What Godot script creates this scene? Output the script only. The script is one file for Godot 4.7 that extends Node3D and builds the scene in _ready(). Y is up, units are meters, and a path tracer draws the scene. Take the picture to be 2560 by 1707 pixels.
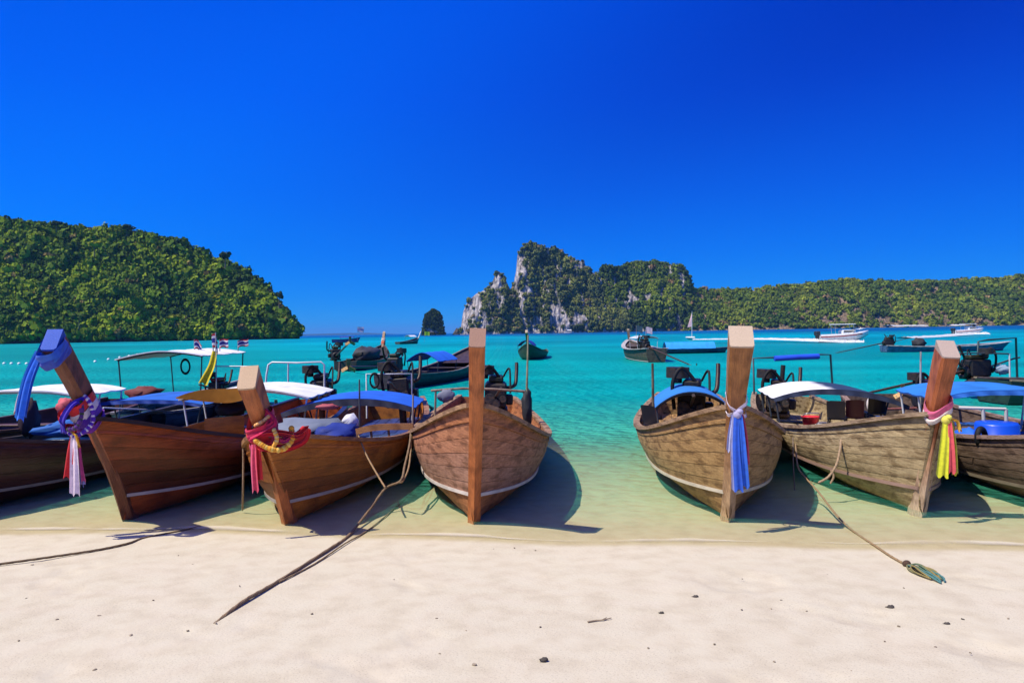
extends Node3D
# Wooden long-tail boats drawn up on a tropical beach; a bay with limestone islands behind.
# One unit is a metre, y is up, the still water lies at y = 0 and the sea is towards -z.

var mats := {}
var taken := {}
var rng := RandomNumberGenerator.new()
var bumps := FastNoiseLite.new()


# ---------------------------------------------------------------- names and metas
func numbered(called: String) -> String:
	if not taken.has(called):
		taken[called] = 0
		return called
	taken[called] += 1
	return "%s_%03d" % [called, taken[called]]


func tag(o: Node3D, label: String, category: String, group := "") -> Node3D:
	o.set_meta("label", label)
	o.set_meta("category", category)
	if group:
		o.set_meta("group", group)
	return o


func thing(called: String, label: String, category: String, at := Vector3.ZERO, turn := 0.0, group := "") -> Node3D:
	var o := Node3D.new()
	o.name = numbered(called)
	add_child(o)
	o.position = at
	o.rotation.y = turn
	return tag(o, label, category, group)


func place(called: String, mesh: Mesh, m: Material, parent: Node3D = null) -> MeshInstance3D:
	var o := MeshInstance3D.new()
	o.name = called if parent else numbered(called)
	o.mesh = mesh
	o.material_override = m
	if parent:
		parent.add_child(o, true)
	else:
		add_child(o)
	return o


func put(called: String, st: SurfaceTool, m: Material, parent: Node3D = null) -> MeshInstance3D:
	st.generate_normals()
	st.index()
	return place(called, st.commit(), m, parent)


func kind(o: Node3D, k: String) -> Node3D:
	o.set_meta("kind", k)
	return o


func loc(root: Node3D, p: Vector3) -> Vector3:
	return root.transform.affine_inverse() * p


func loc_all(root: Node3D, pts: Array) -> Array:
	var r := []
	for p in pts:
		r.append(loc(root, p))
	return r


# ---------------------------------------------------------------- shapes
func mb() -> SurfaceTool:
	var st := SurfaceTool.new()
	st.begin(Mesh.PRIMITIVE_TRIANGLES)
	st.set_color(Color.WHITE)
	return st


func flat_face(st: SurfaceTool, pts: Array, center: Vector3) -> void:
	st.set_smooth_group(-1)
	for i in range(1, pts.size() - 1):
		var a: Vector3 = pts[0]
		var b: Vector3 = pts[i]
		var c: Vector3 = pts[i + 1]
		if (b - a).cross(c - a).dot((a + b + c) / 3.0 - center) > 0.0:
			var t := b
			b = c
			c = t
		st.add_vertex(a)
		st.add_vertex(b)
		st.add_vertex(c)


func box(st: SurfaceTool, t: Transform3D, size: Vector3, cut := 0.0) -> void:
	var h := size * 0.5
	var c := minf(cut, minf(h.x, minf(h.y, h.z)) * 0.9)
	var mid := t.origin
	if c <= 0.0:
		for ax in 3:
			for s in [-1.0, 1.0]:
				var pts := []
				for k in [[-1, -1], [1, -1], [1, 1], [-1, 1]]:
					var v := Vector3.ZERO
					v[ax] = s * h[ax]
					v[(ax + 1) % 3] = k[0] * h[(ax + 1) % 3]
					v[(ax + 2) % 3] = k[1] * h[(ax + 2) % 3]
					pts.append(t * v)
				flat_face(st, pts, mid)
		return
	for ax in 3:
		var b := (ax + 1) % 3
		var d := (ax + 2) % 3
		for s in [-1.0, 1.0]:
			var pts := []
			for k in [[-1, -1], [1, -1], [1, 1], [-1, 1]]:
				var v := Vector3.ZERO
				v[ax] = s * h[ax]
				v[b] = k[0] * (h[b] - c)
				v[d] = k[1] * (h[d] - c)
				pts.append(t * v)
			flat_face(st, pts, mid)
			for s2 in [-1.0, 1.0]:
				var e := []
				for k in [[0, -1], [0, 1], [1, 1], [1, -1]]:
					var v := Vector3.ZERO
					v[ax] = s * (h[ax] if k[0] == 0 else h[ax] - c)
					v[b] = s2 * (h[b] - c if k[0] == 0 else h[b])
					v[d] = k[1] * (h[d] - c)
					e.append(t * v)
				flat_face(st, e, mid)
	for sx in [-1.0, 1.0]:
		for sy in [-1.0, 1.0]:
			for sz in [-1.0, 1.0]:
				flat_face(st, [t * Vector3(sx * h.x, sy * (h.y - c), sz * (h.z - c)), t * Vector3(sx * (h.x - c), sy * h.y, sz * (h.z - c)), t * Vector3(sx * (h.x - c), sy * (h.y - c), sz * h.z)], mid)


func boxat(st: SurfaceTool, at: Vector3, size: Vector3, cut := 0.0, turn := Vector3.ZERO) -> void:
	box(st, Transform3D(Basis.from_euler(turn), at), size, cut)


# rows of equal length joined by quads; flip turns the faces over
func grid(st: SurfaceTool, rows: Array, flip := false, around := false, group := 0, tint := []) -> void:
	st.set_smooth_group(group)
	var m: int = rows[0].size()
	for i in rows.size() - 1:
		for j in (m if around else m - 1):
			var k := (j + 1) % m
			var q := [rows[i][j], rows[i][k], rows[i + 1][k], rows[i + 1][j]]
			var o := [0, 2, 1, 0, 3, 2] if flip else [0, 1, 2, 0, 2, 3]
			for n in o:
				if tint:
					var cc: Color = tint[i if n < 2 else i + 1][k if (n == 1 or n == 2) else j]
					st.set_color(cc)
				st.add_vertex(q[n])


func fan(st: SurfaceTool, ring: Array, center: Vector3, away: Vector3) -> void:
	for i in ring.size():
		flat_face(st, [center, ring[i], ring[(i + 1) % ring.size()]], center - away)


func tube(st: SurfaceTool, pts: Array, radius, sides := 7, caps := true) -> void:
	var rows := []
	var n := pts.size()
	var side := Vector3.ZERO
	for i in n:
		var dir: Vector3 = (pts[mini(i + 1, n - 1)] - pts[maxi(i - 1, 0)]).normalized()
		if side == Vector3.ZERO:
			side = dir.cross(Vector3.UP if absf(dir.y) < 0.9 else Vector3.RIGHT).normalized()
		side = (side - dir * side.dot(dir)).normalized()
		var up := side.cross(dir)
		var r: float = radius if not (radius is Array) else lerpf(radius[0], radius[1], float(i) / maxi(n - 1, 1))
		var ring := []
		for k in sides:
			var a := TAU * k / sides
			ring.append(pts[i] + (side * cos(a) + up * sin(a)) * r)
		rows.append(ring)
	grid(st, rows, true, true)
	if caps:
		fan(st, rows[0], pts[0], (pts[0] - pts[1]).normalized())
		fan(st, rows[n - 1], pts[n - 1], (pts[n - 1] - pts[n - 2]).normalized())


# a smooth line through points
func smooth(pts: Array, per := 6) -> Array:
	var c := []
	var n := pts.size()
	for i in n - 1:
		for k in per:
			c.append((pts[i] as Vector3).cubic_interpolate(pts[i + 1], pts[maxi(i - 1, 0)], pts[mini(i + 2, n - 1)], float(k) / per))
	c.append(pts[n - 1])
	return c


# a rectangular bar swept along a line that mostly runs lengthways; wide across, tall up
func sweep(st: SurfaceTool, pts: Array, wide: float, tall: float) -> void:
	var rows := []
	var n := pts.size()
	for i in n:
		var dir: Vector3 = (pts[mini(i + 1, n - 1)] - pts[maxi(i - 1, 0)]).normalized()
		var side := Vector3(dir.z, 0, -dir.x).normalized()
		var up := dir.cross(side).normalized()
		if up.y < 0:
			up = -up
		var w := side * wide * 0.5
		var t := up * tall * 0.5
		rows.append([pts[i] - w - t, pts[i] + w - t, pts[i] + w + t, pts[i] - w + t])
	for k in 4:
		var two := []
		for r in rows:
			two.append([r[k], r[(k + 1) % 4]])
		grid(st, two, true, false, 1 + k)
	flat_face(st, rows[0], pts[1])
	flat_face(st, rows[n - 1], pts[n - 2])


func ball(st: SurfaceTool, at: Vector3, r: Vector3, around := 10, rings := 7) -> void:
	var rows := []
	for i in rings + 1:
		var a := PI * i / rings
		var row := []
		for k in around:
			var b := TAU * k / around
			row.append(at + Vector3(r.x * sin(a) * cos(b), r.y * cos(a), r.z * sin(a) * sin(b)))
		rows.append(row)
	grid(st, rows, true, true)


func ring_shape(st: SurfaceTool, at: Vector3, basis: Basis, big: float, small: float, n := 18, m := 8) -> void:
	var rows := []
	for i in n + 1:
		var a := TAU * i / n
		var row := []
		for k in m:
			var b := TAU * k / m
			row.append(at + basis * Vector3((big + small * cos(b)) * cos(a), (big + small * cos(b)) * sin(a), small * sin(b)))
		rows.append(row)
	grid(st, rows, false, true)


# ---------------------------------------------------------------- materials
func lin(r: float, g: float, b: float, a := 1.0) -> Color:
	var c := Color(r, g, b).linear_to_srgb()
	c.a = a
	return c


func noise(freq: float, seed_: int, octaves := 4, type := FastNoiseLite.TYPE_SIMPLEX_SMOOTH) -> FastNoiseLite:
	var n := FastNoiseLite.new()
	n.noise_type = type
	n.seed = seed_
	n.frequency = freq
	n.fractal_octaves = octaves
	return n


func noise_tex(n: FastNoiseLite, size: int, ramp: Array = [], as_normal := 0.0) -> NoiseTexture2D:
	var t := NoiseTexture2D.new()
	t.width = size
	t.height = size
	t.seamless = true
	t.seamless_blend_skirt = 0.2
	t.noise = n
	t.generate_mipmaps = false
	if as_normal > 0.0:
		t.as_normal_map = true
		t.bump_strength = as_normal
	if ramp:
		var g := Gradient.new()
		g.offsets = PackedFloat32Array(ramp[0])
		var cols := PackedColorArray()
		for c in ramp[1]:
			cols.append(c)
		g.colors = cols
		t.color_ramp = g
	return t


func plain(called: String, c: Color, rough := 0.7, metal := 0.0) -> StandardMaterial3D:
	var m := StandardMaterial3D.new()
	m.resource_name = called
	m.albedo_color = c
	m.roughness = rough
	m.metallic = metal
	m.vertex_color_use_as_albedo = true
	m.cull_mode = BaseMaterial3D.CULL_DISABLED
	mats[called] = m
	return m


# albedo comes from vertex colours, broken by a texture laid on by position
func textured(called: String, tex: Texture2D, scale: Vector3, rough: float, bump: Texture2D = null, bump_cm := 0.0, second: Texture2D = null, scale2 := Vector3.ONE) -> StandardMaterial3D:
	var m := plain(called, Color.WHITE, rough)
	m.albedo_texture = tex
	m.uv1_triplanar = true
	m.uv1_scale = scale
	if bump:
		m.heightmap_enabled = true
		m.heightmap_texture = bump
		m.heightmap_scale = bump_cm
	if second:
		m.detail_enabled = true
		m.detail_albedo = second
		m.detail_blend_mode = BaseMaterial3D.BLEND_MODE_MUL
		m.detail_uv_layer = BaseMaterial3D.DETAIL_UV_2
		m.uv2_triplanar = true
		m.uv2_scale = scale2
	return m


func grey(v: float) -> Color:
	return Color(v, v, v)


func make_materials() -> void:
	var fine := noise(0.03, 3, 5)
	var t_grain := noise_tex(fine, 512, [[0.0, 0.3, 0.5, 0.72, 1.0], [grey(0.66), grey(0.82), grey(0.92), grey(0.97), grey(1.0)]])
	var t_grain_b := noise_tex(fine, 512)
	var t_blotch := noise_tex(noise(0.012, 8, 6), 512, [[0.0, 0.32, 0.5, 0.68, 1.0], [Color(0.58, 0.52, 0.48), Color(0.82, 0.77, 0.73), Color(0.97, 0.95, 0.93), Color(1, 0.98, 0.94), Color(1, 0.99, 0.96)]])
	var cell := noise(0.02, 21, 4, FastNoiseLite.TYPE_CELLULAR)
	cell.cellular_return_type = FastNoiseLite.RETURN_DISTANCE2_SUB
	var worn := noise(0.02, 31, 6)
	worn.domain_warp_enabled = true
	worn.domain_warp_amplitude = 30.0
	var t_worn := noise_tex(worn, 512, [[0.0, 0.36, 0.47, 0.56, 0.66, 1.0], [Color(0.46, 0.41, 0.35), Color(0.70, 0.64, 0.57), Color(0.92, 0.89, 0.85), Color(0.98, 0.96, 0.93), Color(0.86, 0.82, 0.77), Color(1, 0.99, 0.96)]])
	textured("wood_along", t_grain, Vector3(3.2, 3.2, 0.22), 0.55, t_grain_b, 0.5, t_blotch, Vector3(0.55, 0.7, 0.4))
	textured("wood_varnished", t_grain, Vector3(3.2, 3.2, 0.22), 0.34, t_grain_b, 0.3, t_blotch, Vector3(0.5, 0.8, 0.33))
	textured("wood_worn", t_grain, Vector3(4.0, 4.0, 0.35), 0.75, t_grain_b, 0.4, t_worn, Vector3(0.6, 0.9, 0.27))
	textured("wood_upright", t_grain, Vector3(5.0, 0.35, 5.0), 0.5, t_grain_b, 0.5, t_blotch, Vector3(0.9, 0.5, 0.9))
	textured("end_grain", t_grain, Vector3(6.0, 6.0, 6.0), 0.7, t_grain_b, 0.4)
	var t_cloth := noise_tex(noise(0.02, 5, 4), 256, [[0.0, 0.5, 1.0], [grey(0.82), grey(0.95), grey(1.0)]])
	var weave := noise_tex(noise(0.02, 6, 5), 256)
	textured("canvas", t_cloth, Vector3(0.35, 0.35, 0.35), 0.75, weave, 1.2)
	var ribbon := textured("ribbon", t_cloth, Vector3(3.0, 3.0, 3.0), 0.85)
	ribbon.backlight_enabled = true
	ribbon.backlight = Color(0.35, 0.35, 0.35)
	ribbon.rim_enabled = true
	ribbon.rim = 0.3
	var t_grease := noise_tex(noise(0.03, 9, 5), 256, [[0.0, 0.45, 0.62, 1.0], [grey(0.4), grey(0.75), Color(0.95, 0.8, 0.66), Color(1, 0.9, 0.8)]])
	textured("engine", t_grease, Vector3(2.5, 2.5, 2.5), 0.5)
	mats["engine"].metallic = 0.35
	textured("paint", t_cloth, Vector3(0.8, 0.8, 0.8), 0.3)
	textured("rope", t_grease, Vector3(14, 14, 14), 0.9)
	plain("steel", lin(0.6, 0.6, 0.6), 0.35, 0.7)
	plain("pipe", lin(0.62, 0.64, 0.64), 0.45, 0.1)
	plain("dark_pipe", lin(0.05, 0.06, 0.07), 0.5, 0.2)
	plain("rubber", lin(0.018, 0.018, 0.02), 0.75)
	plain("plastic", lin(1, 1, 1), 0.35)
	var glass := StandardMaterial3D.new()
	glass.transparency = BaseMaterial3D.TRANSPARENCY_ALPHA
	glass.albedo_color = Color(0.02, 0.03, 0.04, 0.6)
	glass.roughness = 0.05
	mats["glass"] = glass
	var t_rock := noise_tex(noise(0.02, 12, 6), 512, [[0.0, 0.35, 0.5, 0.7, 1.0], [grey(0.42), grey(0.66), grey(0.86), grey(0.96), grey(1.0)]])
	textured("rock", t_rock, Vector3(0.03, 0.012, 0.03), 0.9, noise_tex(noise(0.02, 13, 6), 512), 300.0)
	mats["rock"].uv1_world_triplanar = true
	var leaf := plain("leaves", Color.WHITE, 0.6)
	leaf.metallic_specular = 0.12
	leaf.backlight_enabled = true
	leaf.backlight = Color(0.4, 0.4, 0.4)
	textured("bark", t_grain, Vector3(1, 0.2, 1), 0.9)
	# sand: dry, fine, a little mottled
	var t_sand := noise_tex(noise(0.008, 41, 6), 1024, [[0.0, 0.4, 0.6, 1.0], [Color(0.93, 0.915, 0.90), Color(0.975, 0.965, 0.955), Color(0.99, 0.985, 0.98), Color(1, 1, 1)]])
	var t_grit := noise_tex(noise(0.12, 42, 4), 1024, [[0.0, 0.26, 0.34, 1.0], [grey(0.78), grey(0.93), grey(1.0), grey(1.0)]])
	var sand := textured("sand", t_sand, Vector3(0.35, 0.35, 0.35), 0.92, noise_tex(noise(0.05, 43, 6), 1024), 0.14, t_grit, Vector3(0.55, 0.55, 0.55))
	sand.uv1_scale = Vector3(0.4, 0.4, 0.4)
	sand.metallic_specular = 0.25
	# water: seen through where it is thin, its own colour where it is deep
	var w := ORMMaterial3D.new()
	w.resource_name = "water"
	w.transparency = BaseMaterial3D.TRANSPARENCY_ALPHA
	w.vertex_color_use_as_albedo = true
	w.metallic_specular = 0.16
	var orm := Image.create(4, 4, false, Image.FORMAT_RGB8)
	orm.fill(Color(1.0, 0.30, 0.0))
	w.orm_texture = ImageTexture.create_from_image(orm)
	var waves := noise(0.012, 51, 5)
	w.uv1_triplanar = true
	w.uv1_world_triplanar = true
	w.uv1_scale = Vector3(0.16, 0.16, 0.30)
	w.heightmap_enabled = true
	w.heightmap_texture = noise_tex(waves, 1024)
	w.heightmap_scale = 22.0
	w.cull_mode = BaseMaterial3D.CULL_DISABLED
	mats["water"] = w
	var dull := Image.create(4, 4, false, Image.FORMAT_RGB8)
	dull.fill(Color(1.0, 0.9, 0.0))
	var fr := ORMMaterial3D.new()
	fr.orm_texture = ImageTexture.create_from_image(dull)
	fr.transparency = BaseMaterial3D.TRANSPARENCY_ALPHA
	fr.vertex_color_use_as_albedo = true
	fr.cull_mode = BaseMaterial3D.CULL_DISABLED
	mats["froth"] = fr
	textured("foam", t_rock, Vector3(0.6, 0.6, 0.6), 0.8)
	mats["foam"].uv1_world_triplanar = true


# ---------------------------------------------------------------- ground, sea, sky
func shore_z(x: float) -> float:
	var s := 24.0 * tanh(x / 24.0)
	return -7.03 + 0.131 * s + 0.05 * sin(x * 0.9 + 1.0) + 0.03 * sin(x * 2.3) + 0.09 * bumps.get_noise_2d(x * 7.0, 400.0)


func sand_h(x: float, z: float) -> float:
	var d := z - shore_z(x)
	var y := 0.0
	if d >= 0.0:
		y = 0.05 * minf(d, 14.0) + 0.02 * maxf(d - 14.0, 0.0)
		var dry := clampf(d / 1.2, 0.0, 1.0)
		y += (bumps.get_noise_2d(x * 6.0, z * 6.0) * 0.009 + bumps.get_noise_2d(x * 22.0, z * 22.0 + 70.0) * 0.0014) * dry
		var foot := bumps.get_noise_2d(x * 13.0 + 300.0, z * 13.0 - 200.0)
		y -= maxf(foot - 0.30, 0.0) * 0.06 * dry
	else:
		var e := -d
		y = -0.05 * minf(e, 6.0) - 0.085 * clampf(e - 6.0, 0.0, 12.0) - 0.06 * clampf(e - 18.0, 0.0, 30.0) - 0.03 * clampf(e - 48.0, 0.0, 120.0)
		y += (bumps.get_noise_2d(x * 5.0, z * 9.0) * 0.02 + bumps.get_noise_2d(x * 9.0, z * 34.0) * 0.012) * clampf(e / 2.0, 0.0, 1.0)
	return y


func array_mesh(v: PackedVector3Array, nrm: PackedVector3Array, col: PackedColorArray, idx: PackedInt32Array) -> ArrayMesh:
	var a := []
	a.resize(Mesh.ARRAY_MAX)
	a[Mesh.ARRAY_VERTEX] = v
	a[Mesh.ARRAY_NORMAL] = nrm
	a[Mesh.ARRAY_COLOR] = col
	a[Mesh.ARRAY_INDEX] = idx
	var m := ArrayMesh.new()
	m.add_surface_from_arrays(Mesh.PRIMITIVE_TRIANGLES, a)
	return m


# indices of an nx by nz net whose rows run towards -z and whose columns run towards +x
func net_index(nx: int, nz: int) -> PackedInt32Array:
	var idx := PackedInt32Array()
	for j in nz - 1:
		for i in nx - 1:
			var a := j * nx + i
			idx.append_array([a, a + nx, a + 1, a + 1, a + nx, a + nx + 1])
	return idx


func make_ground() -> void:
	var xs := []
	var x := 0.0
	while x < 9.0:
		xs.append(x)
		x += 0.055
	while x < 400.0:
		xs.append(x)
		x *= 1.13
	xs.append(1500.0)
	var all_x := []
	for i in range(xs.size() - 1, 0, -1):
		all_x.append(-xs[i])
	all_x.append_array(xs)
	var all_z := [300.0, 120.0, 60.0, 30.0, 15.0, 8.0, 4.0, 1.0, -1.0, -2.0]
	var z := -2.4
	while z > -9.0:
		all_z.append(z)
		z -= 0.055
	var step := 0.12
	while z > -170.0:
		all_z.append(z)
		z -= step
		step *= 1.06
	all_z.append_array([-400.0, -1200.0, -4000.0, -14000.0])
	var nx := all_x.size()
	var v := PackedVector3Array()
	var nr := PackedVector3Array()
	var cl := PackedColorArray()
	var dry := Color(0.58, 0.527, 0.39)
	var wet := Color(0.45, 0.385, 0.22)
	for zz in all_z:
		for xx in all_x:
			v.append(Vector3(xx, sand_h(xx, zz), zz))
			var e := 0.03
			nr.append(Vector3(sand_h(xx - e, zz) - sand_h(xx + e, zz), 2.0 * e, sand_h(xx, zz - e) - sand_h(xx, zz + e)).normalized())
			var d: float = zz - shore_z(xx)
			var t := clampf((d - 0.02 + bumps.get_noise_2d(xx * 3.0, 5.0) * 0.12) / 0.20, 0.0, 1.0)
			var c := wet.lerp(dry, t * t * (3.0 - 2.0 * t)).lerp(Color(0.45, 0.45, 0.25), clampf((-d - 0.3) / 2.0, 0.0, 1.0))
			cl.append(c * (1.0 + 0.05 * bumps.get_noise_2d(xx * 2.0, zz * 2.0)))
	kind(place("sand_beach", array_mesh(v, nr, cl, net_index(nx, all_z.size())), mats["sand"]), "structure")


func make_sea() -> void:
	var v := PackedVector3Array()
	var nr := PackedVector3Array()
	var cl := PackedColorArray()
	var ds := []
	var d := -0.6
	while d < 30.0:
		ds.append(d)
		d += 0.22 + maxf(d, 0.0) * 0.04
	while d < 14000.0:
		ds.append(d)
		d *= 1.13
	var n := 90
	for e in ds:
		for i in n:
			var t := (2.0 * i / (n - 1.0) - 1.0)
			var x: float = t * (16.0 + 2.2 * maxf(e, 0.0))
			var z: float = shore_z(x) - e
			v.append(Vector3(x, 0.0, z))
			nr.append(Vector3.UP)
			var depth := maxf(-sand_h(x, z), 0.0)
			var patch := bumps.get_noise_2d(x * 0.35, z * 0.9)
			var a := 1.0 - exp(-2.0 * depth * (1.0 + 0.25 * patch))
			if e > 150.0:
				a = 1.0
			var c := Color(0.09, 0.60, 0.38)
			c = c.lerp(Color(0.0, 0.36, 0.32), clampf((e - 3.0) / 12.0, 0.0, 1.0))
			c = c.lerp(Color(0.0, 0.32, 0.39), clampf((e - 35.0) / 130.0 + x / 140.0, 0.0, 1.0))
			c = c.lerp(Color(0.0, 0.10, 0.28), clampf((e - 250.0 + 1.0 * x) / 230.0, 0.0, 1.0))
			c = c * (1.0 + 0.55 * bumps.get_noise_2d(x * 0.25 + 90.0, z * 2.0) * clampf(e / 10.0, 0.0, 1.0))
			c.a = minf(a * 1.02 + 0.012, 1.0)
			cl.append(c)
	kind(place("sea_water", array_mesh(v, nr, cl, net_index(n, ds.size())), mats["water"]), "structure")


# a thin broken lip of froth where the water ends on the sand
func make_froth() -> void:
	var v := PackedVector3Array()
	var nr := PackedVector3Array()
	var cl := PackedColorArray()
	var n := 420
	for i in n:
		var x := lerpf(-11.0, 11.0, i / (n - 1.0))
		var out := 0.05 + 0.16 * maxf(bumps.get_noise_2d(x * 9.0, 800.0) + 0.15, 0.0)
		var thick := clampf(0.30 + 1.1 * bumps.get_noise_2d(x * 14.0, 900.0), 0.0, 0.6)
		for k in 5:
			var t := k / 4.0
			var z := shore_z(x) - 0.02 - out * (1.0 - t)
			v.append(Vector3(x, 0.006 + 0.004 * sin(PI * t), z))
			nr.append(Vector3.UP)
			cl.append(Color(0.66, 0.60, 0.48, thick * sin(PI * clampf(t, 0.02, 0.98))))
	kind(place("shore_froth", array_mesh(v, nr, cl, net_index(5, n)), mats["froth"]), "stuff")


# the air of a clear day: paler low down, darkest about a quarter turn away from the sun
func make_sky(sun: Vector3) -> Sky:
	var w := 512
	var h := 256
	var stops := [[-0.02, 0.020, 0.285, 0.84], [0.02, 0.012, 0.275, 0.87], [0.05, 0.003, 0.235, 0.92], [0.10, 0.0, 0.19, 0.95], [0.18, 0.0, 0.145, 0.93], [0.30, 0.0, 0.10, 0.86], [0.42, 0.0, 0.075, 0.76], [0.65, 0.0, 0.05, 0.60], [1.0, 0.0, 0.04, 0.5]]
	var data := PackedFloat32Array()
	for j in h:
		var up := (0.5 - (j + 0.5) / h) * PI
		var y := maxf(sin(up), -0.02)
		var k := 0
		while k < stops.size() - 2 and stops[k + 1][0] < y:
			k += 1
		var f: float = clampf((y - stops[k][0]) / (stops[k + 1][0] - stops[k][0]), 0.0, 1.0)
		var base := Vector3(lerpf(stops[k][1], stops[k + 1][1], f), lerpf(stops[k][2], stops[k + 1][2], f), lerpf(stops[k][3], stops[k + 1][3], f))
		for i in w:
			var a := (float(i) + 0.5) / w * TAU - PI
			var dir := Vector3(-sin(a) * cos(up), sin(up), cos(a) * cos(up))
			var g := dir.dot(sun)
			# scattered light is weakest across the sun's direction
			var dim := 0.91 * lerpf(1.0, lerpf(0.50, 1.0, smoothstep(-0.16, 0.22, g)), clampf(y * 2.4, 0.0, 1.0))
			# a pale glow added round the sun, spread wide to fill the shadows
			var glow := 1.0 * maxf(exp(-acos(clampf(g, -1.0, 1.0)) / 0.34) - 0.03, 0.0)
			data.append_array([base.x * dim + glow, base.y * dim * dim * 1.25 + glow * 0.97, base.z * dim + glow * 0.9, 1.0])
	var im := Image.create_from_data(w, h, false, Image.FORMAT_RGBAF, data.to_byte_array())
	var p := PanoramaSkyMaterial.new()
	p.panorama = ImageTexture.create_from_image(im)
	var s := Sky.new()
	s.sky_material = p
	return s


# ---------------------------------------------------------------- land across the bay
func height_at(profile: Array, x: float) -> float:
	if x <= profile[0].x:
		return profile[0].y
	for i in profile.size() - 1:
		var a: Vector2 = profile[i]
		var b: Vector2 = profile[i + 1]
		if x <= b.x:
			return lerpf(a.y, b.y, (x - a.x) / maxf(b.x - a.x, 0.01))
	return profile[-1].y


# a hill under a ridge line; z0 is its shore, back its depth to the crest, lean how the slope eases off upwards.
# bare(x, y) gives 0 for wooded ground up to 1 for naked rock. Returns places and sizes for trees as well.
func hill(called: String, profile: Array, z0: float, back: float, lean: float, rough: float, nu: int, nv: int, bare: Callable, soil: Color, stone: Color, seed_: int, slant := 0.0) -> Array:
	var fn := noise(1.0, seed_, 5)
	var x0: float = profile[0].x
	var x1: float = profile[-1].x
	var rows := []
	var bares := []
	for j in nv:
		var s := 1.5 * j / (nv - 1.0)
		var row := PackedVector3Array()
		var br := PackedFloat32Array()
		for i in nu:
			var x := lerpf(x0, x1, i / (nu - 1.0))
			var hh := maxf(height_at(profile, x), 0.2)
			var f := s if s <= 1.0 else 2.0 - s
			var y := hh * f - 1.5 * (1.0 - f)
			var reach := back * clampf(hh / 30.0, 0.25, 1.4)
			var dz := reach * pow(s, lean)
			var b: float = bare.call(x, y)
			var n1 := fn.get_noise_3d(x * 0.012, y * 0.010, 0.0)
			var n2 := fn.get_noise_3d(x * 0.05, y * 0.022, 9.0)
			var n3 := fn.get_noise_3d(x * 0.16, y * 0.05, 30.0)
			dz -= rough * (n1 * 1.6 + n2 * 0.8 + n3 * 0.35) * (0.4 + 0.6 * minf(f * 3.0, 1.0))
			row.append(Vector3(x, y, z0 - dz + slant * (x - x0)))
			br.append(b)
		rows.append(row)
		bares.append(br)
	var v := PackedVector3Array()
	var nr := PackedVector3Array()
	var cl := PackedColorArray()
	for j in nv:
		for i in nu:
			var p: Vector3 = rows[j][i]
			v.append(p)
			var n: Vector3 = (rows[j][mini(i + 1, nu - 1)] - rows[j][maxi(i - 1, 0)]).cross(rows[mini(j + 1, nv - 1)][i] - rows[maxi(j - 1, 0)][i])
			nr.append(n.normalized())
			var b: float = bares[j][i]
			var k := 1.0 + 0.9 * fn.get_noise_2d(p.x * 0.30, p.y * 0.035)
			var rust := clampf(fn.get_noise_2d(p.x * 0.11 + 70.0, p.y * 0.05) * 2.0, 0.0, 1.0)
			cl.append(soil.lerp((stone * k).lerp(Color(0.42, 0.28, 0.17), rust * 0.4), b))
	var idx := PackedInt32Array()
	for j in nv - 1:
		for i in nu - 1:
			var a := j * nu + i
			idx.append_array([a, a + nu, a + 1, a + 1, a + nu, a + nu + 1])
	var o := place(called, array_mesh(v, nr, cl, idx), mats["rock"])
	kind(o, "structure")
	return [rows, bares]


func sample(net: Array, u: float, s: float) -> Array:
	var rows: Array = net[0]
	var j := clampi(int(s / 1.5 * (rows.size() - 1)), 0, rows.size() - 1)
	var row: PackedVector3Array = rows[j]
	var i := clampi(int(u * (row.size() - 1)), 0, row.size() - 1)
	return [row[i], net[1][j][i]]


# a tree crown: leaf tufts spread through a lumpy volume of radius about 1
func crown(seed_: int, tufts: int, tall: float, tuft := 0.30) -> ArrayMesh:
	var r := RandomNumberGenerator.new()
	r.seed = seed_
	var lobes := []
	for i in 8:
		lobes.append(Vector3(r.randf_range(-0.75, 0.75), r.randf_range(-0.3, 0.7) * tall, r.randf_range(-0.75, 0.75)))
	var v := PackedVector3Array()
	var nr := PackedVector3Array()
	var cl := PackedColorArray()
	var idx := PackedInt32Array()
	for i in tufts:
		var c: Vector3 = lobes[i % 8]
		var dir := Vector3(r.randfn(), r.randfn() + 0.25, r.randfn()).normalized()
		var at := c + dir * r.randf_range(0.22, 0.50)
		var nrm := (dir * 1.2 + at.normalized() * 0.6 + Vector3(r.randfn(), r.randfn(), r.randfn()) * 0.6).normalized()
		var a := nrm.cross(Vector3(r.randfn(), r.randfn(), r.randfn())).normalized()
		var b := nrm.cross(a)
		var s := tuft * r.randf_range(0.6, 1.3)
		var shade := r.randf_range(0.75, 1.2)
		var k := v.size()
		for q in [[-1.0, -0.5], [0.2, -0.8], [1.0, 0.1], [0.1, 0.8], [-0.8, 0.6]]:
			v.append(at + a * s * q[0] + b * s * q[1] + nrm * s * (0.25 - 0.3 * absf(q[0])))
			nr.append(nrm)
			cl.append(Color(shade, shade, shade * 0.9))
		idx.append_array([k, k + 2, k + 1, k, k + 3, k + 2, k, k + 4, k + 3])
	return array_mesh(v, nr, cl, idx)


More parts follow.
